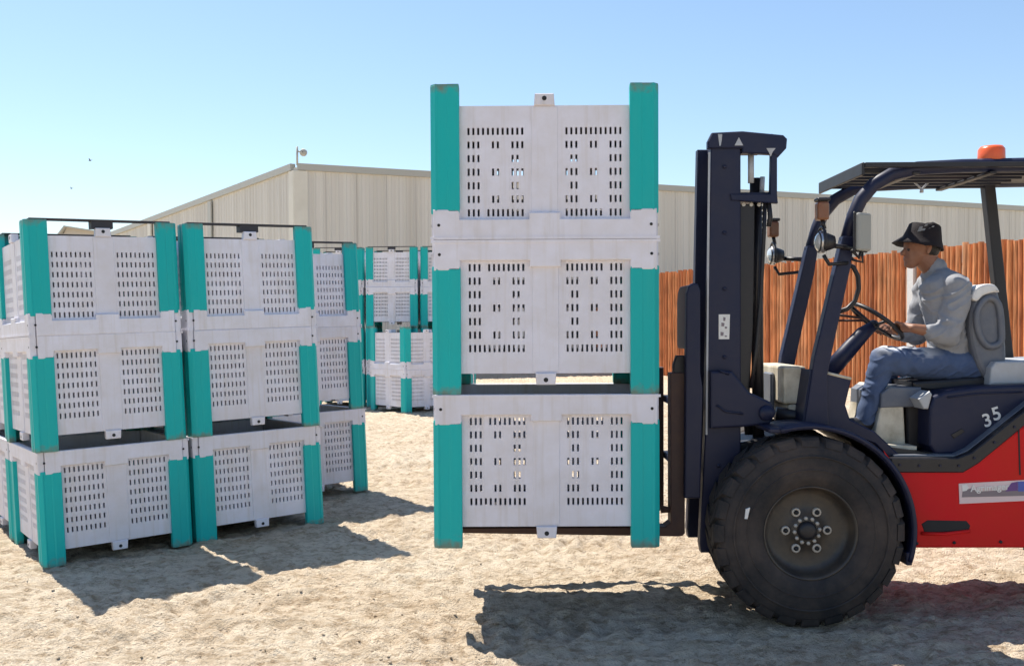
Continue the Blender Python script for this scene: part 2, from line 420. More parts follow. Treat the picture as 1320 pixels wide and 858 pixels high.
def wall_panels(d, nrm, length, h_at, flip):
    n = int(length / PW)
    for k in range(n):
        o = bpy.data.objects.new('wall_panel', pm); COL.objects.link(o); o.parent = wh
        s = (k * PW) if not flip else ((k + 1) * PW)
        pos = d * s + nrm * .0
        xa = d if not flip else -d
        rot = Matrix((xa, -nrm, Vector((0, 0, 1)))).transposed()
        o.matrix_local = Matrix.Translation(pos) @ rot.to_4x4() @ Matrix.Diagonal((1, 1, h_at(s), 1))
wall_panels(DR, NR, 46, lambda s: H0 - .05, False)
wall_panels(DL, NL, LL, lambda s: H0 - .05 - .55 * s / LL, True)
def beam(d, nrm, s0, s1, z0a, z0b, hgt, dep, out, m, name):
    mb = MB(); base = E0 + nrm * out
    for (s, z) in ((s0, z0a), (s1, z0b)): pass
    A = [base + d * s0 + Vector((0, 0, z0a)), base + d * s1 + Vector((0, 0, z0b)), base + d * s1 + Vector((0, 0, z0b + hgt)), base + d * s0 + Vector((0, 0, z0a + hgt))]
    mb.prism(A, -nrm * dep); part(name, mb, m, wh)
beam(DR, NR, .1, LR, H0 - .14, H0 - .14, .22, .18, .10, M['trim'], 'eave_trim')
beam(DL, NL, .1, LL, H0 - .14, HL - .14, .22, .18, .10, M['trim'], 'rake_trim')
mb = MB(); mb.prism([E0 + NR * .075 + DR * .42, E0 + NR * .075 - DR * .03, E0 + NL * .075 - DL * .03, E0 + NL * .075 + DL * .30, E0 + NR * -.03 + NL * -.03], (0, 0, H0 - .16))
part('corner_trim', mb, M['lighttrim'], wh)
for s, w_ in ((7.5, .35), (15.2, .45)):            # downpipes on the short wall
    mb = MB(); q = E0 + DL * s + NL * .06
    mb.prism([q + NL * .06, q + NL * .06 + DL * w_, q + DL * w_, q], (0, 0, H0 - .2 - .55 * s / LL)); part('downpipe', mb, M['trim'] if s < 10 else M['lighttrim'], wh)
# lamp on the corner
lp = thing('roof_lamp', 'small round floodlight on a short pole at the warehouse roof corner', 'lamp', E0 + Vector((.1, 0, H0 + .08)))
b0 = wloc(lp)
mb = MB(); mb.tube([b0 + Vector((0, 0, -.06)), b0 + Vector((0, 0, .55))], .035, 8); part('pole', mb, M['trim'], lp)
mb = MB(); mb.lathe([(.02, -.05), (.09, -.05), (.13, .06), (.02, .06)], b0 + Vector((.20, -.02, .36)), 'Y', 14); mb.tube([b0 + Vector((0, 0, .4)), b0 + Vector((.2, 0, .36))], .03, 6)
part('lamp_head', mb, M['trim'], lp)

# far low building seen under the bar of the left stack
fb = thing('shed', 'distant low shed roof seen in the gap above the left bin stack', 'shed', (-32, 80, 0))
mb = MB(); mb.prism([(-36.3, 80, 0), (-26, 80, 0), (-26, 80, 8.6), (-33.6, 80, 9.5), (-36.0, 80, 9.9), (-36.3, 80, 9.3)], (0, 14, 0)); part('wall', mb, M['hill'], fb)
mb = MB(); mb.prism([(-36.6, 79.6, 9.32), (-36.05, 79.6, 10.02), (-33.6, 79.6, 9.62), (-25.7, 79.6, 8.7), (-25.7, 79.6, 8.6), (-33.6, 79.6, 9.5), (-36.0, 79.6, 9.9), (-36.5, 79.6, 9.25)], (0, 15, 0)); part('roof', mb, M['trim'], fb)

# ------------------------------------------------------------------ rust coloured slat fence
FA, FB = Vector((5.11, 32.8, 0)), Vector((10.97, 21.1, 0))
fd = (FB - FA); flen = fd.length; fd.normalize(); fn = Vector((-fd.y, fd.x, 0))
if fn.y > 0: fn = -fn
fence = thing('fence', 'tall fence of rust orange upright slats between the yard and the warehouse', 'fence', FA)
def rust_material():
    m, nt, b = new_mat('rusty_slat'); N, L = nt.nodes, nt.links
    b.inputs['Roughness'].default_value = .8
    oi = N.new('ShaderNodeObjectInfo')
    r = N.new('ShaderNodeValToRGB'); cr = r.color_ramp; cr.interpolation = 'LINEAR'
    cr.elements[0].position = 0; cr.elements[0].color = (.42, .145, .058, 1)
    cr.elements[1].position = 1; cr.elements[1].color = (.66, .37, .20, 1)
    for p_, c in ((.3, (.56, .20, .072, 1)), (.62, (.66, .265, .105, 1)), (.85, (.62, .28, .125, 1))):
        e = cr.elements.new(p_); e.color = c
    L.new(oi.outputs['Random'], r.inputs[0])
    tc = N.new('ShaderNodeTexCoord'); mp = N.new('ShaderNodeMapping'); mp.inputs['Scale'].default_value = (9, 9, .8); L.new(tc.outputs['Object'], mp.inputs[0])
    n = N.new('ShaderNodeTexNoise'); n.inputs['Scale'].default_value = 2.5; n.inputs['Detail'].default_value = 7; L.new(mp.outputs[0], n.inputs['Vector'])
    ad = N.new('ShaderNodeVectorMath'); ad.operation = 'ADD'; L.new(mp.outputs[0], ad.inputs[0])
    L.new(oi.outputs['Location'], ad.inputs[1]); L.new(ad.outputs[0], n.inputs['Vector'])
    rr = N.new('ShaderNodeMapRange'); rr.inputs[1].default_value = .3; rr.inputs[2].default_value = .7; rr.inputs[3].default_value = .55; rr.inputs[4].default_value = 1.35
    L.new(n.outputs[0], rr.inputs[0])
    hs = N.new('ShaderNodeHueSaturation'); L.new(r.outputs[0], hs.inputs['Color']); L.new(rr.outputs[0], hs.inputs['Value'])
    L.new(hs.outputs[0], b.inputs['Base Color'])
    return m
M['rust'] = rust_material()
def slat_mesh(w, d):
    mb = MB(); prof = [(-w / 2, d * .5), (-w / 2, 0), (-w * .33, -d * .7), (-w * .1, -d), (w * .1, -d), (w * .33, -d * .7), (w / 2, 0), (w / 2, d * .5)]
    mb.prism([(x, y, 0) for x, y in prof], (0, 0, 3.46)); return mb.mesh('slat', M['rust'])
smesh = [slat_mesh(.118, .075), slat_mesh(.108, .08), slat_mesh(.126, .07)]
rng = random.Random(5)
s = -.34 * flen; POST_S = .775 * flen
frot = Matrix((fd, -fn, Vector((0, 0, 1)))).transposed()
while s < flen * 1.35:
    if abs(s - POST_S) > .12:
        o = bpy.data.objects.new('slat', rng.choice(smesh)); COL.objects.link(o); o.parent = fence
        hz = 1 + rng.uniform(-.012, .012) + (.015 if s > POST_S else 0)
        o.matrix_local = (Matrix.Translation(fd * s + fn * rng.uniform(-.02, .02) + Vector((0, 0, -.06))) @ frot.to_4x4()
                          @ Matrix.Rotation(rng.uniform(-.006, .006), 4, 'Y') @ Matrix.Rotation(rng.uniform(-.12, .12), 4, 'Z') @ Matrix.Diagonal((1, 1, hz, 1)))
    s += rng.uniform(.136, .148)
for z in (.5, 1.75, 3.0):
    mb = MB(); A = FA + fd * (-.34 * flen) - fn * .07 + Vector((0, 0, z)); B = FA + fd * (1.36 * flen) - fn * .07 + Vector((0, 0, z))
    mb.tube([A, B], .035, 6); part('rail', mb, M['maroon'], fence)
mb = MB(); q = FA + fd * POST_S + fn * .02
mb.prism([q - fd * .09 + fn * .08, q + fd * .09 + fn * .08, q + fd * .09 - fn * .08, q - fd * .09 - fn * .08], (0, 0, 3.2), .01)
part('post', mb, M['white'], fence, 'white square post breaking the row of rusty slats')

# ------------------------------------------------------------------ harvest bins
BW, BD, BH = 1.2, 1.055, 0.815
LEGW, INS = .152, .030
def panel_with_slots(half_u, u_len, cols, pitch, sw, pattern, thick=.022):
    """panel in the (u, z) plane, outer face at depth 0, slots cut through; pattern(row, col, left) -> bool"""
    z0, z1 = .110, .735
    rows = [.243 + .0713 * k for k in range(7)]       # row centres, bottom to top
    sh = .038
    us = {-u_len / 2, u_len / 2}; slots = {}
    for side in (-1, 1):
        for c in range(cols):
            # column 0 beside the leg
            uc = side * (half_u + (cols - 1) / 2 * pitch - c * pitch)
            us.add(round(uc - sw / 2, 5)); us.add(round(uc + sw / 2, 5))
            for r in range(7):
                if pattern(6 - r, c): slots[(round(uc - sw / 2, 5), r)] = 1
    us = sorted(us); zs = [z0]
    for r in rows: zs += [r - sh / 2, r + sh / 2]
    zs.append(z1)
    mb = MB(); bm = mb.bm
    def hole(i, j): return j % 2 == 1 and (round(us[i], 5), (j - 1) // 2) in slots
    nu, nz = len(us), len(zs)
    fr = [[bm.verts.new((us[i], 0, zs[j])) for j in range(nz)] for i in range(nu)]
    bk = [[bm.verts.new((us[i], thick, zs[j])) for j in range(nz)] for i in range(nu)]
    for i in range(nu - 1):
        for j in range(nz - 1):
            if hole(i, j):
                A = (fr[i][j], fr[i + 1][j], fr[i + 1][j + 1], fr[i][j + 1]); B = (bk[i][j], bk[i + 1][j], bk[i + 1][j + 1], bk[i][j + 1])
                for k in range(4): bm.faces.new((A[k], A[(k + 1) % 4], B[(k + 1) % 4], B[k]))
            else:
                bm.faces.new((fr[i][j], fr[i + 1][j], fr[i + 1][j + 1], fr[i][j + 1]))
                bm.faces.new((bk[i][j], bk[i][j + 1], bk[i + 1][j + 1], bk[i + 1][j]))
    per = [fr[i][0] for i in range(nu)] + [fr[nu - 1][j] for j in range(1, nz)] + [fr[i][nz - 1] for i in range(nu - 2, -1, -1)] + [fr[0][j] for j in range(nz - 2, 0, -1)]
    pk = [bk[i][0] for i in range(nu)] + [bk[nu - 1][j] for j in range(1, nz)] + [bk[i][nz - 1] for i in range(nu - 2, -1, -1)] + [bk[0][j] for j in range(nz - 2, 0, -1)]
    n = len(per)
    for k in range(n): bm.faces.new((per[k], pk[k], pk[(k + 1) % n], per[(k + 1) % n]))
    # solid middle column standing a little proud
    mb.bx(-.070, .070, -.005, .004, .118, .700, .003)
    return mb.mesh('side_panel', M['panel'])
def pat_sparse(r, c):                                 # r 0 = top row under the rim
    if r == 0: return c != 3
    if r == 6: return True
    if r in (2, 4): return c in (0, 1, 2, 9, 10)
    return c in (0, 1, 2, 5, 6, 9, 10, 11)
def pat_full(r, c): return True
LONG_SPARSE = panel_with_slots((.069 + (BW / 2 - LEGW)) / 2, BW - 2 * LEGW + .06, 12, .0258, .0115, pat_sparse)
LONG_FULL = panel_with_slots((.069 + (BW / 2 - LEGW)) / 2, BW - 2 * LEGW + .06, 12, .0258, .0125, pat_full)
SHORT_FULL = panel_with_slots((.069 + (BD / 2 - LEGW)) / 2, BD - 2 * LEGW + .06, 9, .0315, .0115, pat_full)

def rim_mesh():
    mb = MB(); t = .045
    def side(L, y_out, sgn, along_x, trim):
        a = L / 2 - trim
        pts = [(-a, BH), (a, BH), (a, .655), (L / 2 - LEGW, .655), (L / 2 - LEGW, .706), (.082, .706), (.082, .672), (-.082, .672), (-.082, .706), (-(L / 2 - LEGW), .706), (-(L / 2 - LEGW), .655), (-a, .655)]
        if along_x: mb.prism([(u, y_out, z) for u, z in pts], (0, -sgn * t, 0), .005)
        else: mb.prism([(y_out, u, z) for u, z in pts], (-sgn * t, 0, 0), .005)
    side(BW, -BD / 2, -1, True, .012); side(BW, BD / 2, 1, True, .012)
    side(BD, -BW / 2, -1, False, .048); side(BD, BW / 2, 1, False, .048)
    # lip round the top, standing 3 mm proud
    for sg in (-1, 1):
        mb.bx(-BW / 2 - .003, BW / 2 + .003, sg * BD / 2 - .004 if sg > 0 else -BD / 2 - .004, BD / 2 + .004 if sg > 0 else -BD / 2 + .004, BH - .016, BH - .002)
    mb.mi = 1
    for sx in (-1, 1):
        for sy in (-1, 1):
            c = Vector((sx * (BW / 2 - .042), sy * (BD / 2 + .0015), .738))
            mb.lathe([(.0085, 0), (.0002, 0)], c, 'Y', 8)
            c = Vector((sx * (BW / 2 + .0015), sy * (BD / 2 - .042), .738))
            mb.lathe([(.0085, 0), (.0002, 0)], c, 'X', 8)
    return mb.mesh('rim', [M['panel'], M['slot']])
RIM = rim_mesh()
def leg_mesh():
    """corner cover for the (+x, +y) corner, outer corner at the origin, going towards -x and -y"""
    mb = MB(); w, c, t = LEGW, .026, .05
    outer = [(-w, -.003), (-w + .004, 0), (-w * .62, 0), (-w * .56, -.004), (-w * .26, -.004), (-w * .20, 0), (-c, 0), (0, -c), (0, -w * .20), (-.004, -w * .26), (-.004, -w * .56), (0, -w * .62), (0, -w + .004), (-.003, -w)]
    inner = [(-t, -w), (-t, -t), (-w, -t)]
    pts = outer + inner
    zs = [(0.0, .975), (.012, 1.0), (.664, 1.0), (.676, .985)]
    rings = []
    for z, k in zs:
        rings.append([mb.bm.verts.new((x * 1.0 + (-w / 2 - x) * (1 - k), y + (-w / 2 - y) * (1 - k), z)) for x, y in pts])
    n = len(pts)
    for A, B in zip(rings[:-1], rings[1:]):
        for k in range(n): mb.bm.faces.new((A[k], A[(k + 1) % n], B[(k + 1) % n], B[k]))
    mb.bm.faces.new(rings[0][::-1]); mb.bm.faces.new(rings[-1])
    bmesh.ops.triangulate(mb.bm, faces=[f for f in mb.bm.faces if len(f.verts) > 4])
    return mb.mesh('corner_leg', M['teal'])
LEG = leg_mesh()
def foot_mesh():
    mb = MB(); mb.prism([(-.055, 0, .112), (.055, 0, .112), (.050, 0, .050), (-.050, 0, .050)], (0, .05, 0), .004)
    mb.mi = 1; mb.lathe([(.0125, -.0015), (.0002, -.0015)], (0, 0, .076), 'Y', 10)
    return mb.mesh('foot', [M['panel'], M['slot']])
FOOT = foot_mesh()
def floor_mesh():
    mb = MB(); mb.bx(-BW / 2 + .06, BW / 2 - .06, -BD / 2 + .06, BD / 2 - .06, .118, .150)
    return mb.mesh('base', M['dark'])
BASE = floor_mesh()
def skid_mesh():
    mb = MB(); mb.bx(-BD / 2 + .04, BD / 2 - .04, -.045, .045, -.013, -.001, .003)
    mb.bx(-.075, .075, -.04, .04, -.0005, .052)
    return mb.mesh('skid', M['dark'])
SKID = skid_mesh()
def make_bin(label, long_mesh, short_mesh, skid=False, group=None):
    t = thing('harvest_bin', label, 'bin', (0, 0, 0), group)
    def add(name, me, mtx):
        o = link(name, me, t); o.matrix_local = mtx; return o
    I = Matrix.Identity(4); Tz = Matrix.Translation
    add('rim', RIM, I); add('base', BASE, I)
    add('side_panel', long_mesh, Tz((0, -BD / 2 + INS, 0))); add('side_panel', long_mesh, Matrix.Rotation(math.pi, 4, 'Z') @ Tz((0, -BD / 2 + INS, 0)))
    for a in (math.pi / 2, -math.pi / 2): add('side_panel', short_mesh, Matrix.Rotation(a, 4, 'Z') @ Tz((0, -BW / 2 + INS, 0)))
    add('corner_leg', LEG, Tz((BW / 2, BD / 2, 0)))
    add('corner_leg', LEG, Tz((-BW / 2, -BD / 2, 0)) @ Matrix.Rotation(math.pi, 4, 'Z'))
    add('corner_leg', LEG, Tz((-BW / 2, BD / 2, 0)) @ Matrix.Rotation(math.pi / 2, 4, 'Z'))
    add('corner_leg', LEG, Tz((BW / 2, -BD / 2, 0)) @ Matrix.Rotation(-math.pi / 2, 4, 'Z'))
    add('foot', FOOT, Tz((0, -BD / 2 + .012, 0))); add('foot', FOOT, Matrix.Rotation(math.pi, 4, 'Z') @ Tz((0, -BD / 2 + .012, 0)))
    for a in (math.pi / 2, -math.pi / 2): add('foot', FOOT, Matrix.Rotation(a, 4, 'Z') @ Tz((0, -BW / 2 + .012, 0)))
    if skid:
        for sx in (-1, 1): add('skid', SKID, Tz((sx * (BW / 2 - .07), 0, 0)) @ Matrix.Rotation(math.pi / 2, 4, 'Z'))
    remember(t)
    return t
GREEN = 'grey white bin with teal corner legs'
protos = {}
def place_bin(kind, mtx, label, group):
    if kind not in protos:
        lm = LONG_SPARSE if kind == 'sparse' else LONG_FULL
        o = make_bin(label, lm, SHORT_FULL, kind == 'skid', group); protos[kind] = o
    else:
        o = copy_tree(protos[kind])
    o['label'] = label; o['group'] = group
    o.matrix_world = mtx
    return o
br = random.Random(11)
INV = Matrix.Translation((0, 0, BH)) @ Matrix.Rotation(math.pi, 4, 'X')
def stack(base, kinds, labels, group, jit=.010, yawj=.008):
    """kinds: 'u' upright, 'i' inverted, from the ground up"""
    for k, (kd, lb) in enumerate(zip(kinds, labels)):
        j = Matrix.Translation((br.uniform(-jit, jit), br.uniform(-jit, jit), k * BH)) @ Matrix.Rotation(br.uniform(-yawj, yawj), 4, 'Z')
        m = base @ j
        if kd[0] == 'i': m = m @ INV
        place_bin({'s': 'sparse', 'k': 'skid', 'f': 'full'}[kd[1]], m, lb, group)
# on the forks
G1 = 'bins carried on the forklift'
Bf = Matrix.Translation((-.4214, 5.1973, .4355)) @ Matrix.Rotation(-.0096, 4, 'Z') @ Matrix.Translation((BW / 2, BD / 2, 0))
stack(Bf, ['us', 'us', 'is'],
      ['lowest bin on the forklift forks, upright with legs hanging above the sand', 'middle bin on the forklift forks, upright between two others', 'topmost bin on the forklift, upside down with teal legs pointing at the sky'], G1, .004, .003)
# left hand block
G2 = 'bins stacked three high on the left'
RB = (Matrix.Translation((-3.2946, 6.8544, -.0685)) @ Matrix.Rotation(.001, 4, 'X') @ Matrix.Rotation(-.0357, 4, 'Y') @ Matrix.Rotation(.6258, 4, 'Z'))
def col(u0, v0): return RB @ Matrix.Translation((u0 + BD / 2, v0 + BW / 2, 0)) @ Matrix.Rotation(math.pi / 2, 4, 'Z')
nm = ['bottom', 'middle', 'top']
def lab3(where): return ['upright bin at the bottom of the ' + where, 'upright bin in the middle of the ' + where, 'upside down bin on top of the ' + where]
stack(col(0, 0), ['uf', 'uf', 'ik'], lab3('nearest stack at the far left edge'), G2)
stack(col(1.10, 0), ['uf', 'uf', 'ik'], lab3('front stack, second from the left edge'), G2)
stack(col(2.15, 1.24), ['uf', 'uf', 'ik'], lab3('set back stack right of the two front stacks'), G2)
stack(col(0.02, 1.27), ['uf', 'uf', 'ik'], lab3('stack hidden behind the leftmost front stack'), G2)
stack(col(1.09, 1.25), ['uf', 'uf', 'ik'], lab3('stack hidden behind the second front stack'), G2)
# far stacks
G3 = 'bins in the distant stacks'
def far(x, y, yaw): return Matrix.Translation((x, y, 0)) @ Matrix.Rotation(yaw, 4, 'Z') @ Matrix.Translation((BD / 2, BW / 2, 0)) @ Matrix.Rotation(math.pi / 2, 4, 'Z')
def lab4(w): return ['lowest bin of the ' + w, 'second bin from the ground in the ' + w, 'third bin from the ground in the ' + w, 'upside down top bin of the ' + w]
stack(far(-2.98, 20.1, -.03), ['uf', 'if', 'uf', 'ik'], lab4('distant four high stack right of the left block'), G3)
stack(far(-4.10, 20.3, -.02), ['uf', 'if', 'uf', 'ik'], lab4('distant stack nearly hidden behind the left block'), G3)
stack(far(-1.87, 20.1, -.03), ['uf', 'if', 'uf', 'ik'], lab4('distant four high stack beside the forklift bins'), G3)
stack(far(-2.02, 18.5, .72), ['uf', 'if'], ['lower bin of the distant low pair turned cornerwise', 'upper upside down bin of the distant low pair turned cornerwise'], G3)

# ------------------------------------------------------------------ forklift
FX, FY = 1.9, 5.85
fl = thing('forklift', 'red and black rough terrain forklift numbered 35 carrying three stacked bins', 'forklift', (FX, FY, 0))
WC = P(1045.5, 687, 5.2); WC.z = .508
def wheel(cx, y_out, sgn, rad, wid, rimr, n_lug=24, label=None):
    """sgn +1: outer face looks to -Y"""
    c = Vector((cx, y_out, rad - .010))
    def y(d): return sgn * d
    w = MB()
    k = rimr / .24
    w.lathe([(.24 * k, y(.02)), (.247 * k, y(-.004)), (.240 * k, y(-.004)), (.232 * k, y(.012)), (.226 * k, y(.060)), (.214 * k, y(.085)), (.19 * k, y(.094)), (.13 * k, y(.090)), (.084 * k, y(.084)), (.078 * k, y(.070)), (.052 * k, y(.068))], c, 'Y', 48)
    w.mi = 1; w.lathe([(.052 * k, y(.068)), (.046 * k, y(.046)), (.030 * k, y(.040)), (.001, y(.040))], c, 'Y', 24); w.mi = 0
    w.lathe([(.24 * k, y(.02)), (.235 * k, y(wid))], c, 'Y', 40)
    wo = part('wheel', w, [M['rim'], M['black']], fl)
    t = MB()
    prof = [(rimr, .012), (rimr * 1.04, -.004), (rad * .62, -.018), (rad * .74, -.016), (rad * .88, -.006), (rad * .942, .018), (rad * .962, .05), (rad * .964, wid - .05), (rad * .942, wid - .018), (rad * .74, wid + .016), (rimr, wid - .012)]
    t.lathe([(r, y(h)) for r, h in prof], c, 'Y', 64)
    for rr in (rad * .66, rad * .80):                    # moulded rings on the sidewall
        t.lathe([(rr - .006, y(-.0155)), (rr - .003, y(-.021)), (rr + .003, y(-.021)), (rr + .006, y(-.0145))], c, 'Y', 64)
    for side in (0, 1):
        for i in range(n_lug):
            a = 2 * math.pi * (i + .5 * side) / n_lug
            ha = .72 * math.pi / n_lug
            # a lug runs from the shoulder to the middle, slanting
            pts = []
            def pt(r, h, ang): 
                hh = h if side == 0 else wid - h
                return c + Vector((math.cos(ang) * r, y(hh), math.sin(ang) * r))
            sl = .16
            for (r0, h, da) in ((rad * .90, -.006, 0), (rad * .965, .008, 0), (rad * .992, .022, 0), (rad * 1.0, .045, 0), (rad * 1.0, wid * .54, sl), (rad * .94, wid * .54, sl), (rad * .90, .03, 0)):
                pts.append((r0, h, da))
            A = [t.bm.verts.new(pt(r, h, a + da - ha)) for r, h, da in pts]; B = [t.bm.verts.new(pt(r, h, a + da + ha)) for r, h, da in pts]
            n = len(pts); t.bm.faces.new(A); t.bm.faces.new(B[::-1])
            for q in range(n): t.bm.faces.new((A[q], B[q], B[(q + 1) % n], A[(q + 1) % n]))
    part('tyre', t, M['rubber'], wo)
    for i in range(6):
        a = math.pi / 3 * i; m_ = MB(); cc = c + Vector((math.cos(a) * .110 * k, 0, math.sin(a) * .110 * k))
        m_.lathe([(.0245, y(.094)), (.0245, y(.076)), (.022, y(.073)), (.013, y(.073)), (.0125, y(.080))], cc, 'Y', 12)
        m_.mi = 1; m_.lathe([(.0125, y(.079)), (.011, y(.064)), (.0002, y(.063))], cc, 'Y', 8)
        part('lug_nut', m_, [M['nut'], M['slot']], wo)
    m_ = MB()
    for i in range(12):
        a = math.pi / 6 * i + .1; cc = c + Vector((math.cos(a) * .066 * k, 0, math.sin(a) * .066 * k))
        m_.lathe([(.0105, y(.085)), (.0105, y(.060)), (.0002, y(.060))], cc, 'Y', 6)
    part('hub_bolt', m_, M['nut'], wo)
    return wo
w0 = wheel(WC.x, 5.205, 1, .514, .29, .245)
mb = MB(); q = WC + Vector((-.345, 0, .11)); mb.prism([Vector((q.x - .012, 5.177, q.z - .03)), Vector((q.x + .002, 5.177, q.z - .03)), Vector((q.x + .016, 5.177, q.z + .03)), Vector((q.x - .006, 5.177, q.z + .022))], (0, .012, 0))
part('chalk_mark', mb, M['white'], w0, 'white stroke painted on the tyre sidewall')
wheel(WC.x + .05, 6.31, -1, .514, .29, .245)
wheel(3.62, 5.33, 1, .40, .26, .19, 16); wheel(3.62, 6.37, -1, .40, .26, .19, 16)
# fenders
def fender(y0, y1, dx=0.0):
    mb = MB(); a0, a1 = R(-17), R(106)
    mb.lathe([(.546, y0 - 5.2), (.572, y0 - 5.2), (.572, y1 - 5.2), (.546, y1 - 5.2), (.546, y0 - 5.2)], (WC.x + dx, 5.2, WC.z), 'Y', 40, a0, a1)
    # rolled outer lip and end caps
    lip = [Vector((WC.x + dx + math.cos(a) * .561, y0, WC.z + math.sin(a) * .561)) for a in np.linspace(a0, a1, 40)]
    mb.tube(lip, .0135, 8)
    e = lip[-1]; mb.bx(e.x - .06, e.x + .04, min(y0, y1), max(y0, y1), e.z - .012, e.z + .014, .006)
    e = lip[0]; mb.bx(e.x - .018, e.x + .012, min(y0, y1), max(y0, y1), e.z - .02, e.z + .05, .004)
    part('fender', mb, M['navy'], fl)
fender(5.225, 5.545); fender(6.29, 5.97, .05)
# chassis: dark structure between the axle and the mast
mb = MB()
mb.pp([(935, 575), (1000, 560), (1175, 605), (1175, 690), (1100, 690), (935, 668)], 5.56, .38, .01)
mb.tube([(WC.x, 5.4, WC.z), (WC.x + .04, 6.1, WC.z)], .11, 14)
part('chassis', mb, M['black'], fl)
mb = MB(); mb.tube([(3.62, 5.45, .40), (3.62, 6.25, .40)], .07, 10); part('axle', mb, M['black'], fl)
# red body side with the fender arc cut out
arc = [(1040 + 141 * math.cos(R(a)), 687 - 141 * math.sin(R(a))) for a in (-6, 4, 14, 24, 33, 41)]
redpts = [(1176, 706), *arc, (1150, 606), (1240, 606), (1262, 592), (1330, 540), (1420, 485), (1500, 470), (1585, 480), (1600, 520), (1600, 640), (1560, 690), (1540, 706), (1538, 690), (1480, 610), (1410, 640), (1385, 706)]
mb = MB(); mb.pp(redpts, 5.36, .98, .012, 2); part('body', mb, M['red'], fl)
mb = MB(); mb.pp([(1148, 590), (1235, 590), (1253, 583), (1330, 522), (1336, 536), (1262, 597), (1242, 609), (1150, 609)], 5.345, 1.01, .006); part('body_trim', mb, M['black'], fl)
mb = MB(); mb.pp([(1152, 586), (1233, 586), (1250, 578), (1330, 515), (1331, 519), (1252, 582), (1235, 589.5), (1152, 589.5)], 5.40, .9, .002); part('floor_edge', mb, M['grey'], fl)
mb = MB(); mb.pp([(1345, 532), (1420, 478), (1500, 462), (1590, 470), (1600, 500), (1600, 525), (1585, 478), (1500, 468), (1420, 484), (1352, 535)], 5.35, 1.0, .004); part('counterweight_trim', mb, M['black'], fl)
# engine cover with the number
mb = MB(); mb.pp([(1199, 526), (1204, 511), (1220, 504), (1262, 498), (1330, 495), (1440, 490), (1440, 500), (1330, 512), (1300, 540), (1238, 586), (1206, 586), (1198, 574)], 5.46, .78, .018, 3)
part('engine_cover', mb, M['navy'], fl)
mb = MB(); mb.pp([(1278, 474), (1284, 466), (1440, 462), (1450, 492), (1276, 496)], 5.56, .58, .012, 2); part('hood', mb, M['lightgrey'], fl)  # light grey stands in for sunlight on a dark navy top
mb = MB(); mb.pp([(1184, 514), (1199, 504), (1202, 508), (1197, 527), (1191, 527)], 5.47, .25, .008, 2); part('seat_hinge', mb, M['lightgrey'], fl)
def text_obj(txt, size, loc, rot, m, parent, name, extr=.0008):
    cu = bpy.data.curves.new(name, 'FONT'); cu.body = txt; cu.size = size; cu.align_x = 'CENTER'; cu.align_y = 'CENTER'; cu.extrude = extr
    cu.offset = size * .018
    tmp = bpy.data.objects.new(name, cu); COL.objects.link(tmp)
    bpy.context.view_layer.update()
    me = bpy.data.meshes.new_from_object(tmp.evaluated_get(bpy.context.evaluated_depsgraph_get()))
    bpy.data.objects.remove(tmp)
    me.transform(Matrix.Translation(Vector(loc) - wloc(parent)) @ rot)
    me.materials.clear(); me.materials.append(m)
    return link(name, me, parent)
FACE = Matrix.Rotation(math.pi / 2, 4, 'X')                # text facing -Y
text_obj('3', .102, P(1272.5, 542, 5.457), Matrix.Rotation(R(-17), 4, 'Y') @ FACE, M['white'], fl, 'number')
text_obj('5', .102, P(1284.5, 533.5, 5.457), Matrix.Rotation(R(-17), 4, 'Y') @ FACE, M['white'], fl, 'number')
# seams, screws and hinges on the side
mb = MB(); mb.pp([(1312, 545), (1314, 544), (1316, 612), (1314, 612)], 5.3575, .004); part('seam', mb, M['slot'], fl)
mb = MB(); mb.pp([(1160, 655), (1345, 655.5), (1345, 657.5), (1160, 657)], 5.3575, .004) if False else None
for (u, v) in ((1160, 599), (1185, 600), (1212, 600), (1236, 600), (1256, 590), (1282, 570), (1308, 550)):
    m_ = MB(); m_.lathe([(.0075, -.004), (.0070, .004)], P(u, v, 5.343), 'Y', 8); m_.lathe([(.0070, -.004), (.0002, -.0045)], P(u, v, 5.343), 'Y', 8); part('screw', m_, M['navy'], fl)
for (u, v) in ((1182, 700), (1230, 699), (1290, 698)):
    m_ = MB(); m_.lathe([(.009, .004), (.0085, -.004), (.0002, -.005)], P(u, v, 5.357), 'Y', 8); part('screw', m_, M['black'], fl)
mb = MB(); mb.tube([P(1222, 512, 5.455), P(1262, 507, 5.455), P(1318, 505, 5.455)], .005, 6); part('cover_rib', mb, M['navy'], fl)
mb = MB(); mb.pp([(1226, 560), (1240, 552), (1244, 556), (1230, 565)], 5.455, .008, .002); part('latch', mb, M['black'], fl)
# step pocket in the red side: proud dark plate, recess shade put into its colour
mb = MB(); mb.pp([(1188, 675), (1196, 670), (1246, 671), (1251, 677), (1249, 684), (1192, 686)], 5.357, .02, .003); sp = part('step_pocket', mb, M['slot'], fl)
mb = MB(); mb.tube([P(1188, 687, 5.355), P(1215, 688, 5.352), P(1250, 684, 5.355)], .010, 8); part('step_lip', mb, M['red'], sp)
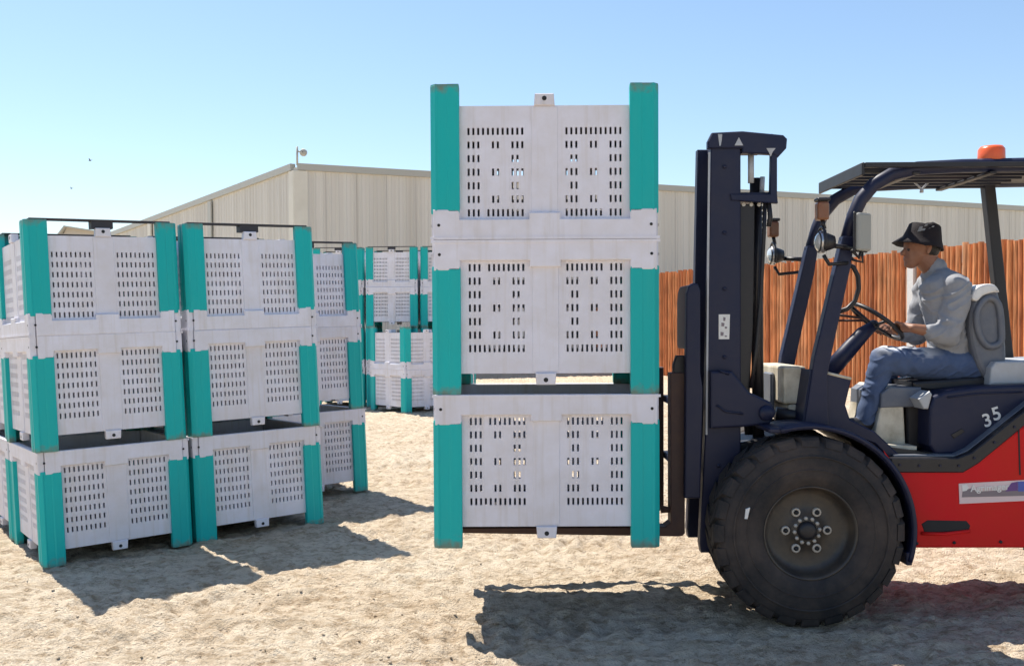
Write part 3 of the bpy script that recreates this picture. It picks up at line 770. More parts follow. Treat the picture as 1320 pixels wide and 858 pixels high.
# sticker
mb = MB(); mb.pp([(1236, 623), (1345, 617), (1345, 644), (1237, 649)], 5.356, .006); st = part('sticker', mb, M['pinkwhite'], fl, 'white sticker strip with print on the red side')
mb = MB(); mb.pp([(1241, 632), (1252, 629), (1262, 633), (1345, 629), (1345, 638), (1240, 640.5)], 5.3545, .002); part('print_band', mb, M['greyprint'], st)
mb = MB(); mb.pp([(1240, 625), (1246, 623.8), (1249, 628), (1246, 632), (1241, 633)], 5.3535, .002); part('emblem', mb, M['white'], st)
mb = MB(); mb.pp([(1304, 622), (1312, 620.5), (1312, 632), (1296, 633)], 5.3535, .002); part('print_patch', mb, M['purpleprint'], st)
mb = MB(); mb.pp([(1312.5, 620.5), (1345, 618.5), (1345, 632), (1312.5, 633)], 5.3535, .002); part('print_patch', mb, M['blueprint'], st)
text_obj('Agrimager', .050, P(1276, 628.3, 5.3525), Matrix.Rotation(R(-3), 4, 'Y') @ FACE, M['white'], st, 'lettering')
# cowl, pedestal, floor
mb = MB(); mb.pp([(1045, 476), (1062, 480), (1098, 488), (1090, 522), (1096, 540), (1128, 556), (1160, 586), (1160, 604), (1128, 572), (1085, 556), (1034, 551)], 5.425, .85, .008); part('cowl', mb, M['navy'], fl)
mb = MB(); mb.tube([P(1060, 479, 5.43), P(1097, 488, 5.43)], .009, 6); part('cowl_edge', mb, M['cream'], fl)
xf = P(1040, 500, 5.42).x
mb = MB(); mb.bx(xf - .08, xf + .05, 5.60, 6.18, 1.16, 1.375, .015, 2); mb.bx(xf - .05, xf + .05, 5.60, 6.18, 1.06, 1.157, .01)
part('front_cover', mb, M['cream'], fl, 'sun lit cream cover in front of the dash')
mb = MB(); mb.bx(xf - .105, xf - .0805, 5.78, 5.95, 1.08, 1.33, .008); part('tilt_valve', mb, M['grey'], fl)
mb = MB(); mb.pp([(1137, 506), (1147, 498), (1164, 499), (1168, 578), (1124, 576), (1129, 552), (1134, 530)], 5.60, .5, .012, 2); part('seat_pedestal', mb, M['cream'], fl)
mb = MB(); mb.pp([(1136, 507), (1147, 498.5), (1188, 499), (1188, 524), (1135, 526)], 5.595, .51, .01, 2); part('pedestal_cap', mb, M['grey'], fl)
mb = MB(); mb.pp([(1168.5, 502), (1200, 503), (1200, 580), (1169.5, 578)], 5.62, .46, .01); part('battery_box', mb, M['black'], fl)
mb = MB(); mb.pp([(1100, 556), (1128, 573), (1240, 590), (1240, 600), (1160, 604), (1100, 566)], 5.45, .8); part('floor_plate', mb, M['black'], fl)
mb = MB(); mb.pp([(1138, 572), (1182, 575), (1182, 580), (1140, 578)], 5.50, .3, .003); part('floor_mat', mb, M['cream'], fl)
# overhead guard
for (Y, nm_) in ((5.45, 'near'), (6.10, 'far')):
    base = [(1100, 278), (1109, 258), (1126, 238), (1150, 224), (1182, 217), (1240, 214), (1330, 212), (1440, 210)]
    pts = [P(u, v, 5.45) for u, v in [(1090, 312)] + base]
    pts = [Vector((p.x, Y, p.z)) for p in pts]
    mb = MB(); mb.tube(pts, [.034, .036] + [.038] * (len(pts) - 2), 10); part('guard_tube', mb, M['navy'], fl)
    pil = [(1034, 549), (1047, 462), (1073, 352), (1084, 305), (1100, 305), (1094, 345), (1073, 440), (1064, 484), (1066, 551)]
    mb = MB(); mb.prism([Vector((P(u, v, 5.45).x, Y - .037, P(u, v, 5.45).z)) for u, v in pil], (0, .074, 0), .008, 2); part('pillar', mb, M['navy'], fl)
    rp = [P(1264.5, 230, 6.10), P(1278.5, 230, 6.10), P(1304, 468, 6.10), P(1290, 468, 6.10)]
    mb = MB(); mb.prism([Vector((p.x, Y - .04, p.z)) for p in rp], (0, .07, 0), .008, 2); part('pillar', mb, M['black'], fl)
rx0 = P(1114, 213, 5.38).x; rz = P(1240, 207, 5.38).z
mb = MB(); mb.bx(rx0 - .012, rx0 + .004, 5.38, 6.14, rz - .075, rz - .006, .004); mb.bx(3.58, 3.62, 5.38, 6.14, rz - .06, rz - .006, .004)
mb.bx(rx0 + .005, 3.579, 5.38, 5.41, rz - .034, rz - .006, .003); mb.bx(rx0 + .005, 3.579, 6.11, 6.14, rz - .034, rz - .006, .003)
mb.bx(2.95, 3.579, 5.411, 6.109, rz - .028, rz - .008)
roof = part('roof', mb, M['black'], fl)
for k in range(6):
    mb = MB(); yy = 5.475 + .122 * k; mb.bx(rx0 + .005, 2.949, yy - .012, yy + .012, rz - .052, rz - .010, .003); part('roof_bar', mb, M['black'], roof)
for k in range(2):
    mb = MB(); xx = rx0 + .30 + .42 * k; mb.bx(xx - .02, xx + .02, 5.411, 6.109, rz - .066, rz - .0525, .003); part('cross_bar', mb, M['black'], roof)
mb = MB(); q = P(1188, 244, 5.85); mb.tube([q + Vector((-.05, 0, .05)), q, q + Vector((.05, 0, .05))], .007, 6); mb.tube([q, q + Vector((0, 0, -.02))], .012, 8)
part('cable_clip', mb, M['lightgrey'], fl)
# beacon
q = P(1278, 206, 5.5); q.z = rz - .006
mb = MB(); mb.lathe([(.078, 0), (.078, .018), (.070, .022)], q, 'Z', 20); bc = part('beacon', mb, M['black'], fl)
mb = MB(); mb.lathe([(.069, .020), (.072, .03), (.070, .085), (.058, .102), (.001, .106)], q, 'Z', 20); part('beacon_lens', mb, M['beacon'], bc)
# lamps on the front pillars
for Y, px in ((5.36, 1064), (6.36, None)):
    X = P(1064, 310, 5.36).x; z0 = P(1064, 312, 5.36).z
    c = Vector((X, Y, z0)); HS = .74
    mb = MB(); mb.lathe([(.002, .05), (.035, .046), (.052, .0), (.056, -.035), (.050, -.042)], c, 'X', 18); hl = part('headlamp', mb, M['black'], fl)
    mb = MB(); mb.lathe([(.058, -.036), (.061, -.03), (.061, -.012), (.056, -.008)], c, 'X', 20); part('lamp_ring', mb, M['steel'], hl)
    mb = MB(); mb.lathe([(.050, -.040), (.03, -.054), (.001, -.058)], c, 'X', 18); part('lamp_glass', mb, M['lens'], hl)
    mb = MB()
    ring = [c + Vector((-.02, math.cos(a) * .070, math.sin(a) * .082)) for a in np.linspace(-.6, math.pi + .6, 14)]
    mb.tube(ring, .008, 6); mb.tube([c + Vector((.05, 0, -.02)), c + Vector((.16, (5.85 - Y) * .12, -.03))], .014, 8); mb.tube([c + Vector((-.01, 0, -.07)), c + Vector((.02, 0, -.12)), c + Vector((.14, (5.85 - Y) * .12, -.11))], .011, 6)
    part('lamp_bracket', mb, M['black'], hl)
    c2 = Vector((P(1060, 270, 5.36).x, Y, P(1060, 271, 5.36).z))
    mb = MB(); mb.bx(c2.x - .034, c2.x + .030, Y - .035, Y + .035, c2.z - .055, c2.z + .045, .012, 2); ts = part('turn_signal', mb, M['amber'], fl)
    mb = MB(); mb.bx(c2.x - .036, c2.x + .036, Y - .037, Y + .037, c2.z + .046, c2.z + .066, .006); part('signal_cap', mb, M['black'], ts)
    mb = MB(); mb.tube([c2 + Vector((0, 0, -.05)), c2 + Vector((.01, 0, -.10))], .012, 6); part('signal_stalk', mb, M['black'], ts)
# mirror
mt = Matrix.Rotation(R(38), 3, 'Z')
c = P(1113, 299, 5.36)
mb = MB(); mb.box(c, (.118, .03, .205), mt, .012, 2); mi = part('mirror', mb, M['mirror'], fl)
mb = MB(); mb.box(c + mt @ Vector((0, .018, 0)), (.130, .012, .217), mt, .005); part('mirror_rim', mb, M['black'], mi)
mb = MB(); mb.tube([c + Vector((0, .02, -.10)), P(1112, 338, 5.38), P(1100, 335, 5.42), P(1088, 322, 5.45)], .008, 6); mb.tube([P(1098, 322, 5.36), P(1107, 332, 5.37), P(1112, 318, 5.37)], .010, 6); part('mirror_arm', mb, M['black'], mi)
mb = MB(); mb.tube([P(u, v, 5.62) for u, v in ((1090, 340), (1100, 344), (1106, 356), (1107, 372), (1102, 388), (1092, 398), (1080, 402))], .014, 8); part('hose', mb, M['black'], fl)
# steering
sc = P(1130, 414, 5.85); d1 = Vector((.8, 0, -.6)); ax = Vector((.6, 0, .8))
mb = MB(); mb.tube([sc + d1 * (math.cos(a) * .172) + Vector((0, math.sin(a) * .172, 0)) for a in np.linspace(0, 2 * math.pi, 37)[:-1]], .0135, 8, closed=True); sw = part('steering_wheel', mb, M['black'], fl)
mb = MB()
for a in (.5, 2.6, 4.7): mb.tube([sc - ax * .03, sc + d1 * (math.cos(a) * .168) + Vector((0, math.sin(a) * .168, 0))], .009, 6)
mb.ball(sc - ax * .03, .034, 10); part('spoke', mb, M['black'], sw)
mb = MB(); mb.tube([sc - ax * .03, P(1112, 430, 5.85), P(1090, 455, 5.85), P(1064, 484, 5.85)], [.03, .045, .05, .055], 12); part('steering_column', mb, M['navy'], fl)
mb = MB()
mb.tube([P(1112, 410, 6.0), P(1075, 405, 6.0)], .009, 6); mb.tube([P(1116, 413, 5.95), P(1076, 413, 5.98)], .008, 6); mb.ball(P(1075, 405, 6.0), .018, 8)
part('lever', mb, M['maroon'], fl)
# seat
mb = MB(); mb.pp([(1176, 492), (1290, 484), (1296, 496), (1200, 504), (1178, 502)], 5.63, .44, .015, 2); part('seat', mb, M['black'], fl)
def rrect(pts, n=4):                                    # smooth closed outline (Catmull-Rom)
    out = []; m = len(pts)
    for i in range(m):
        p0, p1, p2, p3 = (np.array(pts[(i + k - 1) % m], float) for k in range(4))
        for q in range(n):
            t = q / n; out.append(tuple(.5 * ((2 * p1) + (p2 - p0) * t + (2 * p0 - 5 * p1 + 4 * p2 - p3) * t * t + (3 * p1 - p0 - 3 * p2 + p3) * t ** 3)))
    return out
sbk = rrect([(1254, 388), (1266, 371), (1284, 370), (1292, 392), (1297, 430), (1298, 466), (1288, 490), (1268, 484), (1255, 452), (1250, 418)])
mb = MB(); mb.pp(sbk, 5.62, .46, .03, 3); sb = part('seat_back', mb, M['grey'], fl)
mb = MB(); ring = [P(u, v, 5.612) for u, v in rrect([(1262, 396), (1274, 384), (1287, 392), (1291, 425), (1289, 442), (1274, 446), (1263, 432), (1259, 412)])]
mb.tube(ring, .020, 8, closed=True); part('bolster', mb, M['grey'], sb)
mb = MB(); mb.pp(rrect([(1253, 384), (1258, 372), (1270, 366), (1283, 367), (1289, 376), (1280, 377), (1268, 381), (1260, 388)]), 5.60, .50, .012, 2); part('seat_cover', mb, M['white'], sb, 'white cloth pulled over the top of the seat back')

# ------------------------------------------------------------------ mast, carriage and forks
MY = 5.50
def mast_rail(Y):
    mb = MB()
    mb.prism([Vector((P(u, v, MY).x, Y, P(u, v, MY).z)) for u, v in ((917, 176), (955, 176), (955, 705), (950, 712), (904, 712), (902, 700), (909, 560))], (0, .075, 0), .006)
    return mb
mast = MB()
for Y in (5.50, 5.90):
    m1 = mast_rail(Y); tmp = m1.mesh('t', M['navy']); mast.bm.from_mesh(tmp); bpy.data.meshes.remove(tmp)
mo = part('mast', mast, M['navy'], fl)
mb = MB()
for Y in (5.535, 5.87):
    mb.prism([Vector((P(u, v, MY).x, Y, P(u, v, MY).z)) for u, v in ((955.5, 262), (975, 262), (973, 420), (966, 532), (955.5, 545))], (0, .07, 0), .004)
part('inner_rail', mb, M['black'], mo)
mb = MB(); mb.pp([(912.5, 182), (918, 171), (957, 169), (1010, 174), (1015, 179), (1014, 191), (1003, 203), (998, 199), (957, 197), (957, 191), (912.5, 191)], 5.485, .05, .006)
mb.bx(P(930, 180, MY).x, P(1000, 180, MY).x, 5.54, 5.90, P(0, 190, MY).z, P(0, 176, MY).z, .006)
mb.pp([(912.5, 182), (918, 171), (957, 169), (1010, 174), (1015, 179), (1014, 191), (1003, 203), (998, 199), (957, 197), (957, 191), (912.5, 191)], 6.17, .05, .006) if False else None
part('crosshead', mb, M['navy'], mo)
mb = MB(); mb.pp([(994, 198), (1002, 200), (1002, 250), (1003, 262), (943, 258), (941, 250), (993, 250)], 5.49, .04, .004); mb.bx(P(944, 254, MY).x, P(1000, 254, MY).x, 5.535, 5.89, P(0, 259, MY).z, P(0, 252, MY).z, .003)
part('bracket', mb, M['navy'], mo)
mb = MB(); mb.tube([P(968, 196, 5.57), P(968, 236, 5.57)], .017, 10); mb.tube([P(983, 228, 5.62), P(982, 250, 5.62)], .014, 8); part('piston_rod', mb, M['lightgrey'], mo)
mb = MB(); mb.tube([P(974, 230, 5.66), P(978, 600, 5.66)], .034, 12); part('lift_cylinder', mb, M['black'], mo)
mb = MB(); mb.tube([P(u, v, 5.52) for u, v in ((986, 262), (985, 300), (981, 380), (975, 450), (968, 500))], .011, 8); mb.tube([P(u, v, 5.52) for u, v in ((991, 262), (993, 280), (991, 292))], .014, 8); mb.tube([P(u, v, 5.54) for u, v in ((980, 264), (977, 330), (974, 430))], .008, 6)
part('hose', mb, M['black'], mo)
mb = MB()
for u in (958, 968, 978): mb.lathe([(.011, -.012), (.0002, -.012)], P(u, 264, 5.54), 'Y', 8)
for u in (958, 968, 978): mb.lathe([(.011, .0), (.011, -.012)], P(u, 264, 5.54), 'Y', 8)
part('bolt', mb, M['nut'], mo)
mb = MB(); mb.pp([(916, 478), (944, 478), (966, 505), (994, 518), (1001, 531), (993, 546), (960, 550), (916, 552)], 5.455, .044, .012, 2)
mb.lathe([(.001, -.02), (.04, -.02), (.045, 0), (.045, .05)], P(988, 532, 5.455), 'Y', 16); mb.tube([P(927, 477, 5.452), P(940, 482, 5.452)], .008, 6); mb.tube([P(924, 522, 5.452), P(935, 530, 5.45), P(958, 533, 5.452)], .007, 6)  # the two thin tubes are highlights put into the shape
part('tilt_bracket', mb, M['navy'], mo)
mb = MB(); mb.tube([P(1000, 533, 5.62), P(1060, 540, 5.62)], .04, 12); part('tilt_cylinder', mb, M['black'], mo)
mb = MB(); mb.pp([(926.5, 405), (941, 405), (940, 437), (926.5, 437)], 5.4985, .004); lb = part('decal', mb, M['white'], mo, 'pale label with dark pictograms')
mb = MB()
for (u, v, w_, h_) in ((934, 411, 3, 5), (932, 418, 4, 5), (936, 422, 3, 3), (931, 430, 4, 5), (936, 433, 3, 2)): mb.pp([(u - w_ / 2, v - h_ / 2), (u + w_ / 2, v - h_ / 2 + .8), (u + w_ / 2 - .7, v + h_ / 2), (u - w_ / 2, v + h_ / 2)], 5.4965, .002)
part('pictogram', mb, M['greyprint'], lb)
mb = MB(); mb.pp([(947, 187.5), (958, 187.5), (952.5, 177)], 5.482, .003); part('decal', mb, M['lightgrey'], mo, 'small pale triangle decal on the mast head')
mb = MB(); mb.pp([(925.5, 173), (931, 173), (930.5, 180), (929, 188), (927.5, 188)], 5.482, .003); part('decal', mb, M['lightgrey'], mo)
mb = MB(); mb.pp([(988, 191), (1000, 191), (996, 196), (993.5, 202), (991, 196)], 5.482, .003); part('decal', mb, M['lightgrey'], mo)
mb = MB(); 
for k, (du, Y) in enumerate(((0, 5.60), (3.2, 5.63), (6.5, 5.66))): mb.tube([P(u + du, v, Y) for u, v in ((960, 268), (961, 330), (960, 420), (958, 520), (962, 560))], .009, 6)
part('hydraulic_line', mb, M['black'], mo)
ch = MB()
for k in range(46):
    v = 232 + k * 7.2; ch.box(P(981.5, v, 5.70), (.016, .020, .022), None, .004); 
ch = part('chain', ch, M['chain'], mo); ch['kind'] = 'stuff'
for (u, v) in ((934, 215), (934, 300), (934, 372), (934, 460), (926, 600), (926, 660)):
    m_ = MB(); m_.lathe([(.012, .003), (.0115, -.006), (.0002, -.007)], P(u, v, 5.498), 'Y', 6); part('bolt', m_, M['navy'], mo)
mb = MB(); mb.pp([(913.2, 196), (915.6, 196), (912.0, 560), (909.6, 560)], 5.494, .004); part('rail_edge', mb, M['lightgrey'], mo, 'thin pale strip along the edge of the mast rail')  # paler strip running down one edge of the rail
# carriage
cg = MB(); cg.pp([(885, 378), (888, 368), (894, 364.5), (900, 366), (903, 374), (903, 480), (906, 500), (903, 642), (883, 642), (884, 500)], 5.44, .06, .008, 2)
xa, xb = P(884, 500, 5.44).x, P(902, 500, 5.44).x
for v0, v1 in ((528, 538), (612, 622)): cg.bx(xa + .01, xb - .01, 5.505, 6.37, P(0, v1, 5.44).z, P(0, v0, 5.44).z, .006)
co = part('carriage', cg, M['navy'], fl)
mb = MB(); xr = P(887, 400, 5.5).x
zt, zb = P(0, 372, 5.5).z, P(0, 455, 5.5).z
mb.prism([(xr, 5.5, zb), (xr, 5.5, zt), (xr, 5.78, zt), (xr, 5.84, zt - .03), (xr, 5.87, zt - .09), (xr, 5.87, zb + .02), (xr, 5.84, zb)], (.03, 0, 0), .004); part('load_backrest', mb, M['backrest'], co)
mb = MB(); mb.pp([(868, 470), (872, 458), (884, 458), (884, 484), (868, 484)], 5.52, .05, .006); part('fork_hook', mb, M['black'], co)
for Y in (5.50, 6.27):
    f_ = MB(); xh0, xh1 = P(861, 600, 5.6).x, P(879, 600, 5.6).x
    f_.prism([(xh1, Y, P(0, 484, 5.6).z), (xh0, Y, P(0, 484, 5.6).z), (xh0, Y, .505), (xh0 - .03, Y, .482), (-.33, Y, .482), (-.36, Y, .462), (-.36, Y, .455), (xh0 + .04, Y, .428), (xh1 - .012, Y, .432), (xh1, Y, .447)], (0, .11, 0), .004)
    part('fork', f_, M['maroon'], co)
mb = MB(); mb.tube([P(852, 656, 5.56), P(864, 656, 5.56), P(870, 640, 5.56)], .022, 8); part('fork_stop', mb, M['maroon'], co)

# ------------------------------------------------------------------ driver
YC = 5.85
drv = thing('person', 'driver in black bucket hat, grey shirt and blue jeans gripping the steering wheel', 'person', P(1250, 488, YC))
prims = []                                             # (kind, a, b, ra, rb, label, yscale)
def cap(a, b, ra, rb, lab, ys=1.0): prims.append((Vector(a), Vector(b), ra, rb, lab, ys))
def Q(u, v, Y=YC): return P(u, v, Y)
# torso leaning a little forward
cap(Q(1252, 470), Q(1246, 448), .125, .125, 'jeans', 1.25)
cap(Q(1247, 462), Q(1236, 425), .140, .140, 'shirt', 1.20)
cap(Q(1236, 425), Q(1224, 392), .142, .140, 'shirt', 1.28)
cap(Q(1223, 396), Q(1214, 372), .140, .120, 'shirt', 1.40)
cap(Q(1214, 374), Q(1205, 346), .122, .070, 'shirt', 1.12)
cap(Q(1207, 351), Q(1192, 333), .062, .062, 'skin')
for s_ in (-1, 1): cap(Q(1212, 378, YC + s_ * .11), Q(1224, 446, YC + s_ * .07), .112, .122, 'shirt')
# head, facing -X and a little down
hc = Q(1187, 320)
cap(hc + Vector((.028, 0, .012)), hc + Vector((-.012, 0, .022)), .088, .086, 'skin', .90)
cap(hc + Vector((-.028, 0, -.04)), hc + Vector((-.056, 0, -.080)), .064, .040, 'skin', 1.0)
cap(hc + Vector((-.062, 0, .0)), hc + Vector((-.062, 0, -.06)), .036, .034, 'skin', 1.3)
cap(hc + Vector((-.088, 0, -.002)), hc + Vector((-.110, 0, -.030)), .010, .0135, 'skin', 1.1)
cap(hc + Vector((-.094, -.010, -.058)), hc + Vector((-.094, .010, -.058)), .0085, .0085, 'skin')
cap(hc + Vector((-.091, -.009, -.070)), hc + Vector((-.091, .009, -.070)), .0085, .0085, 'skin')
cap(hc + Vector((-.080, 0, -.096)), hc + Vector((-.074, 0, -.1)), .018, .016, 'skin', 1.3)
cap(hc + Vector((-.080, -.03, .006)), hc + Vector((-.080, .03, .006)), .012, .012, 'skin')
for s_ in (-1, 1):
    cap(hc + Vector((.018, s_ * .078, .004)), hc + Vector((.010, s_ * .080, -.030)), .016, .011, 'skin', .6)
rim_pts = {}
for s_, Ysh, Yel, Yw in ((-1, 5.655, 5.62, 5.70), (1, 6.045, 6.08, 6.0)):
    sh = Vector((Q(1214, 371).x, Ysh, Q(1214, 371).z))
    el = Vector((Q(1201, 431).x, Yel, Q(1201, 431).z))
    a = math.asin(max(-1, min(1, (Yw - YC) / .172)))
    rp_ = sc + d1 * (math.cos(a) * .172) + Vector((0, math.sin(a) * .172, 0))
    nrm = (rp_ - sc).normalized(); tan = (d1 * (-math.sin(a)) + Vector((0, math.cos(a), 0))).normalized()
    palm = rp_ + ax * .030 + nrm * .030
    wr = palm + nrm * .055 + ax * .012
    cap(sh, el, .082, .070, 'shirt'); cap(Q(1210, 362), sh, .092, .082, 'shirt'); cap(Q(1216, 384), sh, .12, .082, 'shirt')
    mid = el.lerp(wr, .52)
    cap(el, mid, .064, .050, 'shirt'); cap(mid, wr, .036, .027, 'skin', 1.1)
    cap(wr, palm, .025, .027, 'skin', 1.0)
    for k in (-1.4, 0, 1.4): cap(palm + nrm * .012, palm + tan * (.016 * k) - nrm * .012, .015, .0135, 'skin')
    lens = [.93, 1.05, 1.0, .82]
    for k in range(4):
        off = tan * ((k - 1.5) * .0205); L_ = lens[k]
        p0 = palm + off - nrm * .012; p1 = rp_ + off + ax * .030 - nrm * .012 * L_; p2 = rp_ + off - nrm * .028 * L_ + ax * .006; p3 = rp_ + off - nrm * .012 - ax * .022 * L_
        cap(p0, p1, .0095, .009, 'skin'); cap(p1, p2, .009, .0085, 'skin'); cap(p2, p3, .0085, .0075, 'skin')
    th0 = palm + tan * (-s_ * .028) + nrm * .01; th1 = rp_ + tan * (-s_ * .045) + ax * .022; th2 = rp_ + tan * (-s_ * .050) - nrm * .022 + ax * .016
    cap(th0, th1, .013, .0105, 'skin'); cap(th1, th2, .0105, .009, 'skin')
    # legs
    Yk = 5.85 + s_ * .17; Yh = 5.85 + s_ * .10
    dx = -.03 if s_ < 0 else .12
    hip = Vector((Q(1246, 474).x, Yh, Q(1246, 472).z)); kn = Vector((Q(1131, 464).x + dx, Yk, Q(1131, 463).z)); an = Vector((Q(1112, 536).x + dx * 1.5, Yk, 1.07)); to = an + Vector((-.15, s_ * .02, -.035))
    cap(hip, kn, .108, .076, 'jeans'); cap(kn, kn.lerp(an, .45), .072, .064, 'jeans'); cap(kn.lerp(an, .40), an, .066, .056, 'jeans')
    cap(an + Vector((.03, 0, -.028)), to, .042, .034, 'shoe', 1.0)
    cap(an, an + Vector((0, 0, -.02)), .045, .045, 'shoe')
LAP_SUN_X = Q(1200, 450).x
def build_body():
    mb = MB()
    for a, b, ra, rb, lab, ys in prims:
        d = b - a; L_ = d.length
        t = (d / L_) if L_ > 1e-6 else Vector((0, 0, 1))
        ref = Vector((0, 1, 0)); e1 = (ref - t * ref.dot(t))
        e1 = e1.normalized() if e1.length > .2 else Vector((1, 0, 0))
        e1 = (e1 - t * e1.dot(t)).normalized(); e2 = t.cross(e1)
        seg = 20; rings = []
        prof = [(-ra * math.cos(q), ra * math.sin(q)) for q in np.linspace(.12, math.pi / 2, 7)] + [(L_ + rb * math.sin(q), rb * math.cos(q)) for q in np.linspace(0, math.pi / 2 - .12, 7)]
        for h, r in prof: rings.append([mb.bm.verts.new(a + t * h + (e1 * math.cos(2 * math.pi * k / seg) * ys + e2 * math.sin(2 * math.pi * k / seg)) * r) for k in range(seg)])
        for A, B in zip(rings[:-1], rings[1:]):
            for k in range(seg): mb.bm.faces.new((A[k], A[(k + 1) % seg], B[(k + 1) % seg], B[k]))
        mb.bm.faces.new(rings[0][::-1]); mb.bm.faces.new(rings[-1])
    me = mb.mesh('body', M['skin'], wloc(drv))
    o = link('body', me, drv)
    rm = o.modifiers.new('r', 'REMESH'); rm.mode = 'VOXEL'; rm.voxel_size = .0048; rm.use_smooth_shade = True
    sm = o.modifiers.new('s', 'SMOOTH'); sm.factor = .5; sm.iterations = 4
    bpy.context.view_layer.update()
    me2 = bpy.data.meshes.new_from_object(o.evaluated_get(bpy.context.evaluated_depsgraph_get()))
    o.modifiers.clear(); o.data = me2; me2.name = 'body'
    me2.materials.clear()
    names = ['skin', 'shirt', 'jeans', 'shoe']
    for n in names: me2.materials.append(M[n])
    nv = len(me2.vertices); co = np.empty(nv * 3); me2.vertices.foreach_get('co', co); co = co.reshape(-1, 3) + np.array(wloc(drv))
    best = np.full(nv, 1e9); lab = np.zeros(nv, int)
    for a, b, ra, rb, l_, ys in prims:
        A, B = np.array(a), np.array(b); d = B - A; LL_ = max(d @ d, 1e-9)
        q = co.copy()
        t = np.clip(((q - A) @ d) / LL_, 0, 1)
        df = q - (A + t[:, None] * d); df[:, 1] /= ys
        s_ = np.linalg.norm(df, axis=1) - (ra + (rb - ra) * t)
        m_ = s_ < best; best[m_] = s_[m_]; lab[m_] = names.index(l_)
    # folds in the cloth
    nr = np.empty(nv * 3); me2.vertices.foreach_get('normal', nr); nr = nr.reshape(-1, 3)
    x, y, z = co.T
    wx = vnoise(x * 6, z * 6 + y * 3, 25); fold = .9 * vnoise(x * 9 + z * 16 + y * 4 + wx * 2, z * 5 - x * 7 + y * 4, 21) + .55 * (.5 - 2 * np.abs(vnoise(x * 18 - z * 24 + y * 9, z * 8 + x * 9 - y * 8 + wx * 2, 22)))
    amp = np.where(lab == 1, .020, np.where(lab == 2, .014, 0.0))
    # folds gather at the waist, the elbow and behind the knee
    co2 = co + nr * (fold * amp)[:, None]
    me2.vertices.foreach_set('co', (co2 - np.array(wloc(drv))).ravel())
    npoly = len(me2.polygons); lt = np.empty(npoly, np.int32); ls = np.empty(npoly, np.int32)
    me2.polygons.foreach_get('loop_start', ls); lv = np.empty(len(me2.loops), np.int32); me2.loops.foreach_get('vertex_index', lv)
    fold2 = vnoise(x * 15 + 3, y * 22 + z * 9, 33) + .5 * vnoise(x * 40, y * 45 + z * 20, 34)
    lap_sun = np.clip((nr[:, 2] - .42 - .9 * fold2) * 2.2, 0, 1) * np.clip((z - 1.34) * 12, 0, 1) * np.clip((LAP_SUN_X - x) * 7, 0, 1) * np.clip((x - LAP_SUN_X + .42) * 9, 0, 1)
    at = me2.attributes.new('lap_sun', 'FLOAT', 'POINT'); at.data.foreach_set('value', lap_sun.astype(np.float32))   # sunlight painted pale onto the upward faces of the thighs
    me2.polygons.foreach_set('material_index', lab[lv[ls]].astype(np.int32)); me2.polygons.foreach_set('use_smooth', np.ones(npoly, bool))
    me2.update()
build_body()
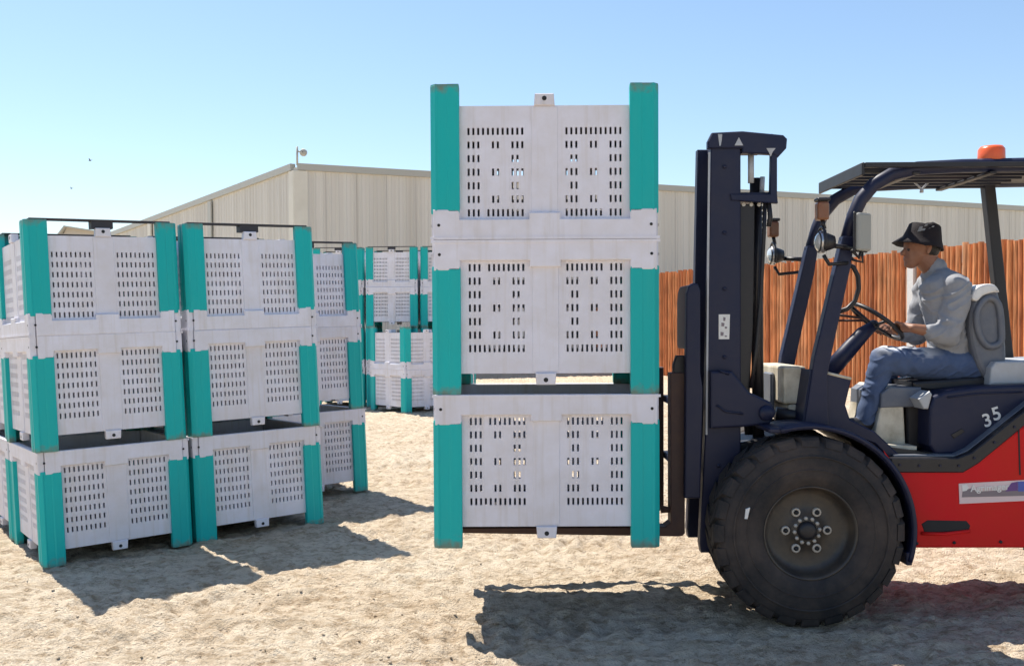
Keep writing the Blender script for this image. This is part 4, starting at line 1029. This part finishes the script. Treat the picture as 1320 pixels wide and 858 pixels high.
# hair, eyes, hat
mb = MB(); mb.ball(hc + Vector((.034, 0, .008)), (.080, .083, .080), 16); part('hair', mb, M['hair'], drv)
mb = MB()
for s_ in (-1, 1): mb.ball(hc + Vector((-.0815, s_ * .030, -.010)), .011, 8)
part('eye', mb, M['eye'], drv)
hat = MB()
hp = [(.001, .125), (.072, .122), (.084, .112), (.096, .050), (.104, .020), (.128, -.008), (.152, -.034), (.150, -.038), (.126, -.014), (.100, .012), (.090, .05), (.078, .105), (.001, .116)]
hat.lathe(hp, (0, 0, 0), 'Z', 36)
for v in hat.bm.verts:
    rr = math.hypot(v.co.x, v.co.y)
    if rr > .101:
        f_ = -v.co.x / rr; k = (rr - .100) * (.72 + .34 * f_) + .100
        v.co.x *= k / rr; v.co.y *= k / rr
    if v.co.z > .09 and v.co.x < 0: v.co.z -= .010
bmesh.ops.transform(hat.bm, matrix=Matrix.Translation(hc + Vector((.006, 0, .038))) @ Matrix.Rotation(R(11), 4, 'Y') @ Matrix.Diagonal((1.08, .95, .92, 1)), verts=hat.bm.verts[:])
for v in hat.bm.verts:
    n_ = vnoise(np.array([v.co.x * 30]), np.array([v.co.z * 30 + v.co.y * 25]), 31)[0]; v.co += Vector((n_ * .006, n_ * .006, n_ * .01))
ho = part('hat', hat, M['hat'], drv)
mb = MB()
def on_hat(ang, z, off=.0):
    r_ = .0925 + (.08 - z) * .16 + .003 + off
    p = Matrix.Translation(hc + Vector((.006, 0, .038))) @ Matrix.Rotation(R(11), 4, 'Y') @ Matrix.Diagonal((1.08, .95, .92, 1)) @ Vector((r_ * math.cos(ang), r_ * math.sin(ang), z))
    return p
for (a0, a1, z0, z1) in ((-2.25, -2.05, .044, .084), (-2.10, -1.88, .052, .072), (-1.95, -1.80, .085, .104), (-1.55, -1.40, .085, .100), (-1.72, -1.62, .072, .082)):
    va = [mb.bm.verts.new(on_hat(a, z)) for a, z in ((a0, z0), (a1, z0 + .006), (a1 + .04, z1), (a0 + .07, z1 - .004))]
    mb.bm.faces.new(va)
r_ = bmesh.ops.extrude_face_region(mb.bm, geom=mb.bm.faces[:])
part('hat_emblem', mb, M['lightgrey'], ho)

# ------------------------------------------------------------------ specks in the sky: two distant birds
for (u, v, sc_, lb) in ((116, 207, 1.0, 'upper of two tiny dark birds far off in the left sky'), (92, 243, .75, 'lower of two tiny dark birds far off in the left sky')):
    p = P(u, v, 110.0)
    mb = MB(); mb.ball(p, (.16 * sc_, .06, .06 * sc_), 8)
    for s_ in (-1, 1): mb.prism([p + Vector((-.06 * sc_, s_ * .03, .02)), p + Vector((.08 * sc_, s_ * .03, .02)), p + Vector((.10 * sc_, s_ * .42 * sc_, .16 * sc_)), p + Vector((.02 * sc_, s_ * .40 * sc_, .15 * sc_))], (0, 0, .015))
    o = link('bird', mb.mesh('bird', M['bird'], p)); o.location = p; o['label'] = lb; o['category'] = 'bird'; o['group'] = 'birds in the sky'
